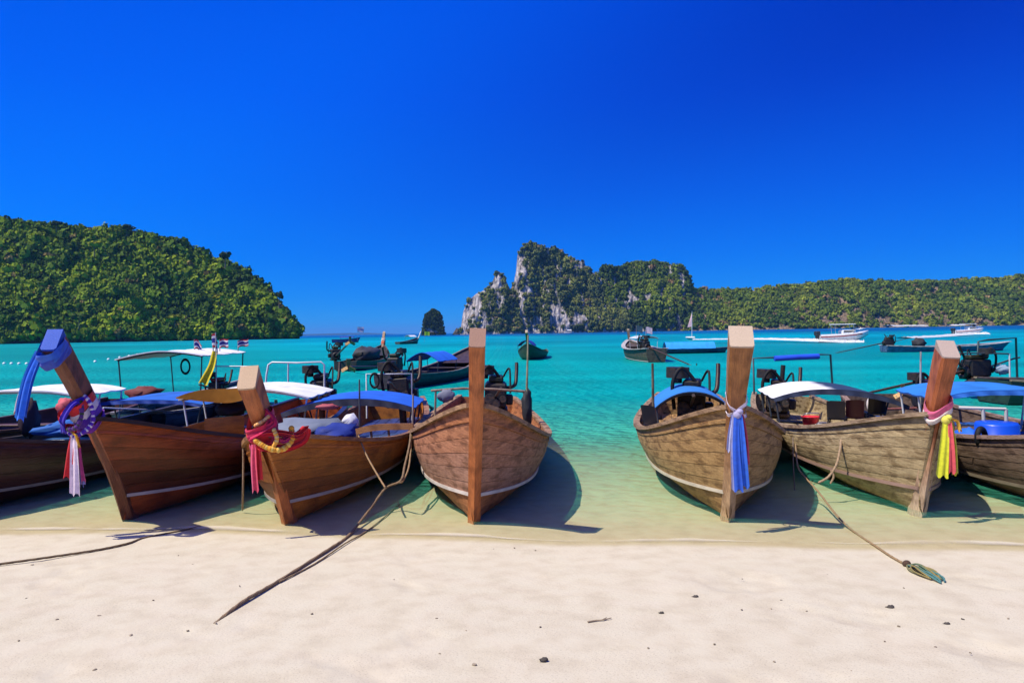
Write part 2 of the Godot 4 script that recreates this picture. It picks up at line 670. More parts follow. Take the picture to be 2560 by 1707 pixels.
func forest(called: String, label: String, net: Array, count: int, size: Vector2, greens: Array, crowns: Array, seed_: int, top := 1.08, patch_scale := 0.02) -> void:
	var r := RandomNumberGenerator.new()
	r.seed = seed_
	var fn := noise(patch_scale, seed_, 3)
	var lists := []
	for c in crowns:
		lists.append([])
	for k in count:
		var s := pow(r.randf(), 0.85) * top
		var got := sample(net, r.randf(), s)
		if r.randf() < got[1] * 1.15:
			continue
		var p: Vector3 = got[0]
		var big := r.randf_range(size.x, size.y) * (1.0 + 0.5 * pow(r.randf(), 6.0))
		var t := clampf(0.5 + fn.get_noise_2d(p.x, p.y) * 0.9 + r.randf_range(-0.35, 0.35), 0.0, 1.0)
		var c: Color = greens[0].lerp(greens[1], t * 2.0) if t < 0.5 else greens[1].lerp(greens[2], t * 2.0 - 1.0)
		if r.randf() < 0.035:
			c = greens[3]
		var basis := Basis(Vector3.UP, r.randf() * TAU).scaled(Vector3(big, big * r.randf_range(0.8, 1.3), big))
		lists[r.randi() % crowns.size()].append([Transform3D(basis, p + Vector3(0, big * 0.25, big * 0.2)), c * r.randf_range(0.72, 1.26)])
	var whole := Node3D.new()
	whole.name = numbered(called)
	add_child(whole)
	kind(tag(whole, label, "forest"), "stuff")
	for i in crowns.size():
		var mm := MultiMesh.new()
		mm.transform_format = MultiMesh.TRANSFORM_3D
		mm.use_colors = true
		mm.mesh = crowns[i]
		mm.instance_count = lists[i].size()
		for k in lists[i].size():
			mm.set_instance_transform(k, lists[i][k][0])
			mm.set_instance_color(k, lists[i][k][1])
		var o := MultiMeshInstance3D.new()
		o.name = "foliage"
		o.multimesh = mm
		o.material_override = mats["leaves"]
		whole.add_child(o, true)
		kind(o, "stuff")


func tree(called: String, label: String, base: Vector3, height: float, wide: float, c: Color, seed_: int, high := 0.68, group := "") -> void:
	var t := thing(called, label, "tree", base, 0.0, group)
	var st := mb()
	st.set_color(Color(0.16, 0.12, 0.09))
	var top := Vector3(height * 0.06, height * 0.85, 0)
	tube(st, [Vector3(0, -1.0, 0), Vector3(height * 0.02, height * 0.4, 0), top], [height * 0.035, height * 0.012], 6)
	for k in 4:
		var a := k * 1.7 + seed_
		tube(st, [Vector3(height * 0.02, height * (0.42 + 0.1 * k), 0), Vector3(cos(a) * wide * 0.6, height * (0.6 + 0.09 * k), sin(a) * wide * 0.6)], [height * 0.014, height * 0.006], 5)
	put("trunk", st, mats["bark"], t)
	var mesh := crown(seed_, 150, 0.8, 0.26)
	var tinted := mesh.surface_get_arrays(0)
	var cols: PackedColorArray = tinted[Mesh.ARRAY_COLOR]
	for k in cols.size():
		cols[k] = Color(cols[k].r * c.r, cols[k].g * c.g, cols[k].b * c.b)
	tinted[Mesh.ARRAY_COLOR] = cols
	var own := ArrayMesh.new()
	own.add_surface_from_arrays(Mesh.PRIMITIVE_TRIANGLES, tinted)
	var o := place("crown", own, mats["leaves"], t)
	o.position = Vector3(height * 0.04, height * high, 0)
	o.scale = Vector3(wide, height * 0.34, wide)


# bare cliffs: [x, y, half width, half height, strength] in the island's own upright plane
func bare_in(patches: Array, x: float, y: float) -> float:
	var b := clampf((bumps.get_noise_2d(x * 2.6, y * 0.8 + 40.0) - 0.16) * 6.0, 0.0, 0.9)
	var wob := bumps.get_noise_2d(x * 1.6, y * 0.7) * 0.75
	for p in patches:
		var q := Vector2((x - p[0]) / p[2], (y - p[1]) / p[3]).length()
		b = maxf(b, clampf((1.45 - q + wob * 1.5) * 1.7, 0.0, 1.0) * p[4])
	return b


func make_land() -> void:
	var crowns := []
	for k in 5:
		crowns.append(crown(100 + k, 200, 0.85 + 0.15 * (k % 3), 0.21))
	var small := []
	for k in 3:
		small.append(crown(200 + k, 90, 0.8, 0.30))
	var soil := Color(0.055, 0.08, 0.022)
	# the wooded headland on the left
	var near_hill: Array = [Vector2(-660, 58), Vector2(-560, 74), Vector2(-470, 66), Vector2(-380, 72)]
	near_hill.append_array([Vector2(-318.44, 74.3), Vector2(-305.7, 72.45), Vector2(-284.53, 71.01), Vector2(-270.99, 68.61), Vector2(-259.02, 68.95), Vector2(-246.52, 68.46), Vector2(-233.79, 66.35), Vector2(-221.09, 62.6), Vector2(-209.27, 56.43), Vector2(-198.18, 53.25), Vector2(-189.06, 47.66), Vector2(-178.78, 45.04), Vector2(-171.3, 38.66), Vector2(-162.19, 31.98), Vector2(-155.5, 26.43), Vector2(-149.64, 20.34), Vector2(-143.74, 15.88), Vector2(-138.17, 8.71), Vector2(-133.92, 3.73), Vector2(-131.26, 0.42)])
	var net := hill("headland", near_hill, -352.0, 30.0, 1.25, 4.0, 210, 60, func(x, y): return clampf((1.6 - y) * 0.8 + bumps.get_noise_2d(x * 4.0, 0.0) * 1.5, 0.0, 0.9) if y < 4.0 else 0.0, soil, Color(0.10, 0.085, 0.07), 61, -0.175)
	forest("headland_forest", "dense sunlit jungle covering the headland on the left of the bay", net, 11500, Vector2(2.3, 4.4), [Color(0.045, 0.09, 0.014), Color(0.12, 0.195, 0.018), Color(0.25, 0.32, 0.018), Color(0.20, 0.15, 0.05)], crowns, 71, 1.04, 0.035)
	tree("lone_tree", "thin lone tree standing out against the sky on the tip of the left headland", Vector3(-141.74, 19.79, -446), 9.0, 2.2, Color(0.03, 0.05, 0.02), 301)
	tree("tall_tree", "tall dark tree rising above the ridge of the left headland, beside the lone tip tree", Vector3(-167.83, 43.17, -430), 9.5, 3.2, Color(0.03, 0.05, 0.018), 302, 0.62)
	tree("ridge_tree", "broad dark tree at the highest point of the left headland", Vector3(-233.47, 65.29, -446), 6.5, 3.4, Color(0.035, 0.055, 0.016), 303, 0.6)
	tree("ridge_tree", "dark pointed tree on the left headland ridge near the picture's left edge", Vector3(-273.83, 67.54, -442), 6.5, 3.0, Color(0.03, 0.05, 0.016), 304, 0.6)
	tree("yellow_tree", "large bright yellow-green tree high on the slope of the left headland", Vector3(-241.69, 50.79, -425), 9.0, 4.5, Color(0.22, 0.25, 0.02), 305, 0.6)
	tree("yellow_tree", "bright yellow-green tree low on the left headland, above its right-hand shore", Vector3(-171.62, 20.69, -428), 7.0, 4.0, Color(0.24, 0.24, 0.02), 306, 0.6)
	tree("shore_tree", "yellow-green bushy tree at the water's edge of the left headland", Vector3(-195.95, 8.87, -425), 7.5, 4.6, Color(0.19, 0.22, 0.02), 307, 0.6)
	tree("shore_tree", "round green tree leaning over the shore rocks of the left headland", Vector3(-245.65, 8.64, -415), 8.5, 5.0, Color(0.06, 0.10, 0.02), 308, 0.6)
	# the limestone island
	var stone := Color(0.58, 0.53, 0.50)
	var gs := [Color(0.08, 0.11, 0.04), Color(0.17, 0.20, 0.06), Color(0.27, 0.29, 0.07), Color(0.32, 0.23, 0.12)]
	var west: Array = [Vector2(-53.33, 1.06), Vector2(-50.61, 24.06), Vector2(-45.33, 35.95), Vector2(-36.45, 43.16), Vector2(-24.85, 47.57), Vector2(-20.13, 53.93), Vector2(-15.82, 63.98), Vector2(-11.64, 65.75), Vector2(-6.24, 58.3), Vector2(-1.79, 49.02), Vector2(4.42, 35.1), Vector2(11.21, 0.43)]
	var w_bare := [Vector2(-48.43, 15.03), Vector2(-34.59, 30.61), Vector2(-28.55, 14.69), Vector2(-13.42, 52.82), Vector2(-42.85, 23.97), Vector2(-11.02, 34.72)]
	var wb := []
	var wsize := [[4.5, 18, 1.0], [5.0, 13, 1.0], [4.0, 12, 0.9], [4.0, 9, 0.85], [4, 10, 0.9], [3, 8, 0.7]]
	for k in w_bare.size():
		wb.append([w_bare[k].x, w_bare[k].y, wsize[k][0], wsize[k][1], wsize[k][2]])
	net = hill("limestone_island", west, -750.0, 14.0, 1.4, 6.0, 90, 80, func(x, y): return maxf(bare_in(wb, x, y), 0.8 if y < 2.0 else 0.0), soil, stone, 62)
	forest("island_forest", "grey-green scrub clinging to the cliffs at the island's left end", net, 900, Vector2(1.1, 2.3), gs, small, 72, 1.1)
	var main: Array = [Vector2(-3.63, -0.76), Vector2(1.93, 49.87), Vector2(6, 68.56), Vector2(7.19, 83.54), Vector2(11.57, 92.84), Vector2(21.51, 97.82), Vector2(30.86, 95.32), Vector2(35.94, 90.55), Vector2(52.34, 88.87), Vector2(62.54, 81.19), Vector2(77.94, 75.78), Vector2(82.99, 68.19), Vector2(94.14, 60.5), Vector2(106.16, 48.09), Vector2(117.61, 29.13), Vector2(124.19, -1.99)]
	var m_bare := [Vector2(8.7, 73.22), Vector2(7.53, 57.7), Vector2(13.13, 64.46), Vector2(17.83, 44.72), Vector2(9.89, 34.79), Vector2(11.37, 14.17), Vector2(50.27, 12.14), Vector2(45.78, 18.17), Vector2(17.51, 52.96), Vector2(71.83, 72.15), Vector2(70.89, 13.16), Vector2(25.03, 9.36), Vector2(40.39, 52.57)]
	var mbz := []
	var msize := [[5.0, 14, 1.0], [4.0, 8, 1.0], [4.0, 8, 0.9], [5.0, 6, 0.95], [3.5, 9, 0.95], [4.0, 12, 0.9], [7.0, 12, 1.0], [4.5, 15, 0.95], [6, 5, 0.7], [5, 5, 0.6], [8, 7, 0.9], [8, 6, 0.75], [5, 4, 0.5]]
	for k in m_bare.size():
		mbz.append([m_bare[k].x, m_bare[k].y, msize[k][0], msize[k][1], msize[k][2]])
	net = hill("limestone_island", main, -755.0, 24.0, 1.35, 11.0, 140, 100, func(x, y): return maxf(bare_in(mbz, x, y), 0.8 if y < 2.0 else 0.0), soil, stone, 63)
	forest("island_forest", "grey-green scrub over the island's tall central peak", net, 3000, Vector2(1.2, 2.6), gs, small, 73, 1.1)
	var east: Array = [Vector2(82.92, -2.26), Vector2(92.43, 58.44), Vector2(100.69, 69.69), Vector2(117.79, 68.45), Vector2(130.71, 74.41), Vector2(143.57, 76.09), Vector2(163.03, 74.33), Vector2(187.72, 72.01), Vector2(193.32, 64.32), Vector2(198.37, 51.41), Vector2(205.25, 32.76), Vector2(213.8, -3.54)]
	var e_bare := [Vector2(132.49, 32.93), Vector2(139.92, 36.48), Vector2(184.87, 55.05), Vector2(159.35, 41.68), Vector2(122.29, 28.49), Vector2(103.56, 9.46), Vector2(177.35, 11.43)]
	var eb := []
	var esize := [[7.0, 4.0, 0.95], [6.0, 4, 0.9], [4, 14, 0.85], [6, 5, 0.6], [6, 6, 0.6], [7, 8, 0.8], [9, 6, 0.7]]
	for k in e_bare.size():
		eb.append([e_bare[k].x, e_bare[k].y, esize[k][0], esize[k][1], esize[k][2]])
	net = hill("limestone_island", east, -762.0, 28.0, 1.3, 12.0, 130, 90, func(x, y): return maxf(bare_in(eb, x, y), 0.8 if y < 2.5 else 0.0), soil, stone * 0.8, 64)
	forest("island_forest", "dark green trees over the island's flat-topped right block", net, 3600, Vector2(1.4, 3.0), [Color(0.05, 0.09, 0.025), Color(0.13, 0.19, 0.03), Color(0.24, 0.30, 0.035), Color(0.30, 0.19, 0.08)], small, 74, 1.1)
	# the long low ridge to the right
	var ridge: Array = [Vector2(175.73, -2.89), Vector2(190.51, 33.01), Vector2(202.57, 45.16), Vector2(232.02, 42.76), Vector2(271.99, 43.98), Vector2(311.98, 47.11), Vector2(337.67, 48.09), Vector2(368.15, 52.33), Vector2(423.77, 50.43), Vector2(487.96, 48.87), Vector2(519.83, 49.75), Vector2(552.19, 52.05), Vector2(592.63, 55.64), Vector2(659.22, 58.31), Vector2(773.29, 46.87)]
	var r_bare := [Vector2(318.6, 13.31), Vector2(341.18, 10.67), Vector2(366.08, 13.86), Vector2(390.87, 7.56), Vector2(440.63, 9.88), Vector2(329.85, 8.6), Vector2(304.98, 7.67), Vector2(427.01, 4.69), Vector2(476.75, 4.75), Vector2(400.12, 27.74)]
	var rb := []
	var rsize := [[12, 5, 0.8], [14, 4, 0.8], [8, 9, 0.7], [12, 4, 0.75], [14, 7, 0.7], [12, 3, 0.8], [9, 3, 0.7], [12, 3, 0.7], [14, 3, 0.7], [9, 6, 0.45]]
	for k in r_bare.size():
		rb.append([r_bare[k].x, r_bare[k].y, rsize[k][0], rsize[k][1], rsize[k][2]])
	net = hill("ridge", ridge, -745.0, 55.0, 1.15, 7.0, 220, 60, func(x, y): return maxf(bare_in(rb, x, y), 0.75 if y < 2.0 else 0.0), Color(0.06, 0.07, 0.02), Color(0.36, 0.25, 0.15), 65)
	forest("ridge_forest", "low sunlit scrub forest along the ridge on the right of the bay", net, 8200, Vector2(1.6, 3.3), [Color(0.075, 0.13, 0.024), Color(0.17, 0.235, 0.03), Color(0.28, 0.325, 0.04), Color(0.33, 0.23, 0.10)], small, 75, 1.05, 0.02)
	# small rocks standing in the sea left of the island
	net = hill("rock_stack", [Vector2(-92.19, 0.78), Vector2(-91.04, 12.83), Vector2(-89.05, 20.21), Vector2(-85.27, 23.86), Vector2(-81.08, 24.72), Vector2(-76.48, 22.78), Vector2(-73.33, 17.16), Vector2(-72.08, 9.72), Vector2(-71.78, 0.44)], -760.0, 7.0, 1.2, 1.6, 40, 40, func(x, y): return bare_in([[-87.07, 4.5, 2.4, 4.0, 1.0], [-83.51, 3.0, 4.0, 2.0, 0.9]], x, y), soil, stone, 66)
	forest("stack_scrub", "dark green scrub on the small round rock stack", net, 330, Vector2(1.3, 2.5), [Color(0.018, 0.035, 0.014), Color(0.035, 0.06, 0.02), Color(0.06, 0.085, 0.02), Color(0.08, 0.07, 0.03)], small, 76, 1.1)
	hill("rock_stack", [Vector2(-62.97, -0.18), Vector2(-60.11, 4.42), Vector2(-57.73, 7.62), Vector2(-55.92, 5.27), Vector2(-51.78, 2.88), Vector2(-49.05, 0.05)], -768.0, 4.0, 1.2, 0.8, 24, 16, func(_x, _y): return 0.7, soil, Color(0.10, 0.10, 0.11), 67)
	# hills so far off that little but air is seen of them; the blue haze is painted into their colour
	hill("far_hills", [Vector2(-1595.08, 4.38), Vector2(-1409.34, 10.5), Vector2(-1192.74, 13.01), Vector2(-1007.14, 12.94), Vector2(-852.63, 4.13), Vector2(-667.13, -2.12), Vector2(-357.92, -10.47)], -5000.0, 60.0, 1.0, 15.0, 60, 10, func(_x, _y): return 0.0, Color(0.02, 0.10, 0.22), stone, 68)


# ---------------------------------------------------------------- boats
# In a boat's own axes +z is forward and y = 0 its waterline; "aft" is metres behind the foot of the stem.
class Lines:
	var length := 8.6
	var rise := 1.0      # how high the bow stands
	var rake := 1.0
	var beam := 1.1
	var side := 0.40     # freeboard amidships

	func narrow(aft: float) -> float:
		return 1.0 - 0.45 * pow(clampf((aft - 3.0) / (length - 3.0), 0.0, 1.0), 2.0)

	func rail(aft: float) -> Vector3:   # half breadth, height
		var e := maxf(aft + 0.6 * rake, 0.0)
		var b := 0.05 + (beam - 0.05) * (1.0 - exp(-pow(e / 1.75, 1.15)))
		var h := side + (1.26 * rise - side) * exp(-pow(e / 2.1, 1.3)) + 0.14 * pow(clampf((aft - 4.0) / 4.6, 0.0, 1.3), 2.0)
		return Vector3(b * narrow(aft), h, -aft)

	func chine(aft: float) -> Vector3:
		var e := maxf(aft + 0.1, 0.0)
		var b := 0.045 + (beam * 0.82 - 0.045) * (1.0 - exp(-pow(e / 1.3, 1.1)))
		return Vector3(b * narrow(aft), 0.02 + 0.24 * rise * exp(-e / 2.5), -aft)

	# u runs from the stem aft, v from the chine up to the rail
	func skin(u: float, v: float, out := 0.0) -> Vector3:
		var w := pow(u, 1.7)
		var r := rail(lerpf(-0.6 * rake, length, w))
		var c := chine(lerpf(-0.1, length, w))
		var p := c.lerp(r, v)
		p.x += 0.05 * sin(PI * v) * minf(u * 4.0, 1.0) + out
		return p

	func stem(h: float) -> float:       # how far forward the stem has come at that height
		return rake * (0.35 * h + 0.1 * h * h * signf(h))


func mirrored(rows: Array) -> Array:
	var r := []
	for row in rows:
		var q := []
		for p in row:
			q.append(Vector3(-p.x, p.y, p.z))
		r.append(q)
	return r


func plank_mesh(l: Lines, v0: float, v1: float, n: int, s: float, tone: Color, lap: float, u0 := 0.0, u1 := 1.0) -> SurfaceTool:
	var st := mb()
	st.set_color(tone)
	var loops := []
	for i in n + 1:
		var u := lerpf(u0, u1, float(i) / n)
		var a := l.skin(u, v0, lap)
		var b := l.skin(u, v1, lap * 0.25)
		var c := l.skin(u, v1, -0.025)
		var d := l.skin(u, v0, -0.025)
		var m := l.skin(u, (v0 + v1) * 0.5, lap * 0.9)
		var row := []
		for p in [a, m, b, c, d]:
			row.append(Vector3(maxf(p.x, 0.004) * s, p.y, p.z))
		loops.append(row)
	for k in 5:
		var two := []
		for r in loops:
			two.append([r[k], r[(k + 1) % 5]])
		grid(st, two, s < 0.0, false, 1 if k < 2 else k + 1)
	flat_face(st, loops[0], loops[1][0])
	flat_face(st, loops[n], loops[n - 1][0])
	return st


# d: label, wood, hull colour, stem colour, rail colour, and so on
func longtail(d: Dictionary) -> Node3D:
	var l := Lines.new()
	for k in ["length", "rise", "rake", "beam", "side"]:
		if d.has(k):
			l.set(k, d[k])
	var root := thing("longtail_boat", d.label, "boat", d.at, d.get("yaw", 0.0), d.get("group", ""))
	root.set_meta("lines", l)
	root.rotation.z = d.get("heel", 0.0)
	var r := RandomNumberGenerator.new()
	r.seed = d.get("seed", 1)
	var coat: Color = d.hull
	var wood: Material = mats[d.get("wood", "wood_along")]
	var n: int = d.get("steps", 26)
	# inner skin and bottom
	var st := mb()
	st.set_color(coat * 0.85)
	for s in [-1.0, 1.0]:
		var rows := []
		var low := []
		for i in n + 1:
			var u := float(i) / n
			var row := []
			for k in 5:
				var p := l.skin(u, k / 4.0, -0.03)
				row.append(Vector3(maxf(p.x, 0.0) * s, p.y, p.z))
			rows.append(row)
			var c := l.skin(u, 0.0, -0.004)
			var keel := -0.03 - 0.10 * minf(u * 3.0, 1.0)
			low.append([Vector3(0, minf(keel, c.y - 0.02), c.z), Vector3(c.x * 0.6 * s, lerpf(keel, c.y, 0.35), c.z), Vector3(maxf(c.x, 0.0) * s, c.y, c.z)])
		grid(st, rows, s < 0.0)
		grid(st, low, s < 0.0)
	var tr := []
	for s in [-1.0, 1.0]:
		for k in 5:
			var p := l.skin(1.0, (k if s > 0 else 4 - k) / 4.0, -0.02)
			tr.append(Vector3(p.x * s, p.y, p.z))
	flat_face(st, tr, Vector3(0, 0.3, 0))
	var hull := put("hull", st, wood, root)
	# planking, each strake a piece
	var strakes: int = d.get("strakes", 6)
	for s in [-1.0, 1.0]:
		for k in strakes:
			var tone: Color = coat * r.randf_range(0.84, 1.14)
			tone = tone.lerp(d.get("low_tone", coat), d.get("low_share", 0.0) * clampf(1.15 - float(k) / strakes * 1.25, 0.0, 1.0) * r.randf_range(0.7, 1.0))  # lower strakes blend towards a second tone
			var v0 := float(k) / strakes + 0.0022
			var v1 := float(k + 1) / strakes - 0.0022
			if strakes > 4:
				var cut := r.randf_range(0.42, 0.72)
				put("plank", plank_mesh(l, v0, v1, 16, s, tone, 0.004 + 0.001 * (k % 2), 0.0, cut - 0.0012), wood, hull)
				put("plank", plank_mesh(l, v0, v1, 10, s, tone * r.randf_range(0.88, 1.12), 0.004 + 0.001 * (k % 2), cut + 0.0012, 1.0), wood, hull)
			else:
				put("plank", plank_mesh(l, v0, v1, n, s, tone, 0.004), wood, hull)
	# rails and the pale band along the chine
	for s in [-1.0, 1.0]:
		var line := []
		var band := []
		for i in n * 2 + 1:
			var u := float(i) / (n * 2)
			var p := l.skin(u, 1.0)
			line.append(Vector3(maxf(p.x, 0.02) * s, p.y + 0.02, p.z))
			var q := l.skin(u, 0.03, 0.014)
			band.append(Vector3(maxf(q.x, 0.05) * s, q.y, q.z))
		st = mb()
		st.set_color(d.get("rail", coat))
		sweep(st, line, d.get("rail_wide", 0.10), 0.045)
		put("gunwale", st, wood, root)
		if d.has("band"):
			st = mb()
			st.set_color(d.band)
			sweep(st, band, 0.016, 0.035)
			put("waterline_band", st, mats["paint"], root)
	# a rubbing strake under the rail
	for s in [-1.0, 1.0]:
		var line := []
		for i in n + 1:
			var p := l.skin(float(i) / n, 0.86, 0.008)
			line.append(Vector3(maxf(p.x, 0.03) * s, p.y, p.z))
		st = mb()
		st.set_color(coat * 0.9)
		sweep(st, line, 0.014, 0.03)
		put("rubbing_strake", st, wood, root)
	# stem post, with its pale sawn top
	var high: float = d.get("post", 2.03)
	if high > 0.0:
		st = mb()
		st.set_color(d.get("stem", coat))
		var secs := []
		var m := 14
		var wide_low: float = d.get("post_low", 0.155)
		var wide_top: float = d.get("post_top", 0.18)
		for i in m + 1:
			var h := lerpf(-0.16, high, float(i) / m)
			var f := float(i) / m
			var w: float = lerpf(wide_low, wide_top, pow(f, 2.2)) * 0.455 * d.get("post_wide", 1.0)
			var deep := lerpf(0.15, d.get("post_deep", 0.24), f)
			var dh := 0.02
			var tang := Vector3(0, 2.0 * dh, l.stem(h + dh) - l.stem(h - dh)).normalized()
			var fwd := Vector3(0, -tang.z, tang.y)
			var c := Vector3(0, h, l.stem(h)) - fwd * deep * 0.28
			var cut := 0.030 if i < m else 0.016
			var front := deep * 0.55
			w *= 1.0 + 0.05 * bumps.get_noise_2d(h * 40.0, d.get("seed", 1) * 50.0)
			var ridge := 0.055 * clampf(1.0 - h / (high * 0.8), 0.0, 1.0)
			secs.append([c + fwd * front + Vector3(-w + cut, 0, 0), c + fwd * (front + ridge + 0.002), c + fwd * front + Vector3(w - cut, 0, 0), c + fwd * (front - cut) + Vector3(w, 0, 0), c - fwd * deep * 0.45 + Vector3(w, 0, 0), c - fwd * deep * 0.45 + Vector3(-w, 0, 0), c + fwd * (front - cut) + Vector3(-w, 0, 0)])
		var upper: Color = d.get("stem", coat)
		var lower: Color = d.get("stem_low", upper)
		for k in 7:
			var two := []
			var tints := []
			for i in secs.size():
				two.append([secs[i][k], secs[i][(k + 1) % 7]])
				var c := lower.lerp(upper, clampf(float(i) / m * 2.6 - 0.55, 0.0, 1.0))
				tints.append([c, c])
			grid(st, two, true, false, 1 + k, tints)
		flat_face(st, secs[0], secs[1][0])
		var post := put("stem_post", st, mats["wood_upright"], root)
		st = mb()
		st.set_color(d.get("cap", Color(0.55, 0.42, 0.28)))
		var top: Array = secs[m]
		var lid := []
		var mid := Vector3.ZERO
		for p in top:
			mid += p / 7.0
		var tang := Vector3(0, 1, l.rake * 0.6).normalized()
		for k in 7:
			var p: Vector3 = top[k]
			var slope := clampf((p.z - mid.z) / 0.12, -1.0, 1.0)
			lid.append(mid + (p - mid) * 1.015 + tang * (0.035 - 0.045 * slope) * d.get("cap_cut", 1.0) + Vector3(0, 0.004, 0))
		for k in 7:
			flat_face(st, [top[k], top[(k + 1) % 7], lid[(k + 1) % 7], lid[k]], mid)
		flat_face(st, lid, mid - tang)
		put("post_top", st, mats["end_grain"], post)
	if d.get("bare", false):
		return root
	# decks and thwarts, board by board
	var deck := Node3D.new()
	deck.name = "foredeck"
	root.add_child(deck)
	for k in 7:
		var a := lerpf(-0.25, 1.55, k / 7.0)
		var b := lerpf(-0.25, 1.55, (k + 1) / 7.0) - 0.012
		st = mb()
		st.set_color(coat * r.randf_range(0.8, 1.2))
		var ra := l.rail(a)
		var rb := l.rail(b)
		var pts := [Vector3(-ra.x + 0.03, ra.y - 0.07, -a), Vector3(ra.x - 0.03, ra.y - 0.07, -a), Vector3(rb.x - 0.03, rb.y - 0.07, -b), Vector3(-rb.x + 0.03, rb.y - 0.07, -b)]
		var low := []
		for p in pts:
			low.append(p - Vector3(0, 0.025, 0))
		var cc: Vector3 = (pts[0] + pts[2]) * 0.5 - Vector3(0, 0.012, 0)
		flat_face(st, pts, cc)
		flat_face(st, low, cc)
		for e in 4:
			flat_face(st, [pts[e], pts[(e + 1) % 4], low[(e + 1) % 4], low[e]], cc)
		put("deck_board", st, wood, deck)
	var floor_ := Node3D.new()
	floor_.name = "floor"
	root.add_child(floor_)
	for k in 5:
		st = mb()
		st.set_color(d.get("inside", coat) * r.randf_range(0.8, 1.2))
		boxat(st, Vector3((k - 2) * 0.225, 0.10, -(1.6 + l.length) * 0.5), Vector3(0.215, 0.03, l.length - 1.9), 0.006)
		put("floor_board", st, wood, floor_)
	for k in int(d.get("thwarts", 3)):
		var a := 2.6 + 1.25 * k
		var rr := l.rail(a)
		st = mb()
		st.set_color(d.get("seat", coat) * r.randf_range(0.9, 1.1))
		boxat(st, Vector3(0, rr.y - 0.08, -a), Vector3(rr.x * 2.0 - 0.08, 0.035, 0.26), 0.008)
		put("thwart", st, wood, root)
	return root


# a cloth roof bent over hoops: w half width, lo and hi the heights of its edge and crown
func canopy(root: Node3D, d: Dictionary) -> void:
	var x: float = d.get("x", 0.0)
	var w: float = d.w
	var a: float = d.from
	var b: float = d.to
	var st := mb()
	var rows_up := []
	var rows_dn := []
	var tint := []
	var n := 14
	var m := 9
	for i in m + 1:
		var z := -lerpf(a, b, float(i) / m)
		var up := []
		var dn := []
		var tc := []
		var sag := 0.018 * sin(PI * fmod(i * 3.0 / m, 1.0)) * -1.0
		for k in n + 1:
			var t := 2.0 * k / n - 1.0
			var y: float = lerpf(d.hi, d.lo, pow(absf(t), d.get("bend", 2.0)))
			y += sag + d.get("pitch", 0.0) * (float(i) / m - 0.5) + d.get("tilt", 0.0) * t
			up.append(Vector3(x + w * t, y, z))
			dn.append(Vector3(x + w * t * 0.995, y - 0.022, z))
			tc.append(d.color if not d.has("half") or (t < d.get("split", 0.0)) else d.half)
		rows_up.append(up)
		rows_dn.append(dn)
		tint.append(tc)
	grid(st, rows_up, true, false, 0, tint)
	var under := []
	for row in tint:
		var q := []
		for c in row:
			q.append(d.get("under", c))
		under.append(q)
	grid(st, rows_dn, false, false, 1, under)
	st.set_color(d.get("edge", d.color))
	for e in [0, m]:
		grid(st, [rows_up[e], rows_dn[e]], e == 0, false, 2)
	for e in [0, n]:
		var two := []
		for i in m + 1:
			two.append([rows_up[i][e], rows_dn[i][e]])
		grid(st, two, e != 0, false, 3)
	var roof := put("canopy", st, mats["canvas"], root)
	if d.has("valance"):
		# a strip of cloth hanging from the front hoop
		var v := mb()
		v.set_color(d.valance)
		var f := []
		var g := []
		for k in n * 2 + 1:
			var t := k / float(n) - 1.0
			var y: float = lerpf(d.hi, d.lo, pow(absf(t), d.get("bend", 2.0))) + d.get("tilt", 0.0) * t
			f.append(Vector3(x + w * t, y - 0.01, -a + 0.012))
			g.append(Vector3(x + w * t * 0.98, y - d.get("drop", 0.14) * (1.0 - 0.35 * t * t), -a + 0.02 + 0.02 * sin(k * 1.7)))
		grid(v, [f, g])
		put("valance", v, mats["canvas"], roof)
	var frame := Node3D.new()
	frame.name = "canopy_frame"
	root.add_child(frame)
	var posts: int = d.get("posts", 3)
	for i in posts:
		var z := -lerpf(a + 0.08, b - 0.08, float(i) / maxi(posts - 1, 1))
		var hoop := []
		for k in 13:
			var t := (2.0 * k / 12.0 - 1.0) * 0.97
			hoop.append(Vector3(x + w * t, lerpf(d.hi, d.lo, pow(absf(t), d.get("bend", 2.0))) - 0.045 + d.get("tilt", 0.0) * t, z))
		var h := mb()
		tube(h, hoop, 0.015, 5)
		put("hoop", h, mats[d.get("pipes", "dark_pipe")], frame)
		for s in [-1.0, 1.0]:
			var p := mb()
			tube(p, [Vector3(x + w * 0.95 * s, d.lo - 0.03 + d.get("tilt", 0.0) * s, z), Vector3(x + w * 0.88 * s, d.get("foot", 0.40), z)], 0.016, 5)
			put("canopy_post", p, mats[d.get("pipes", "dark_pipe")], frame)


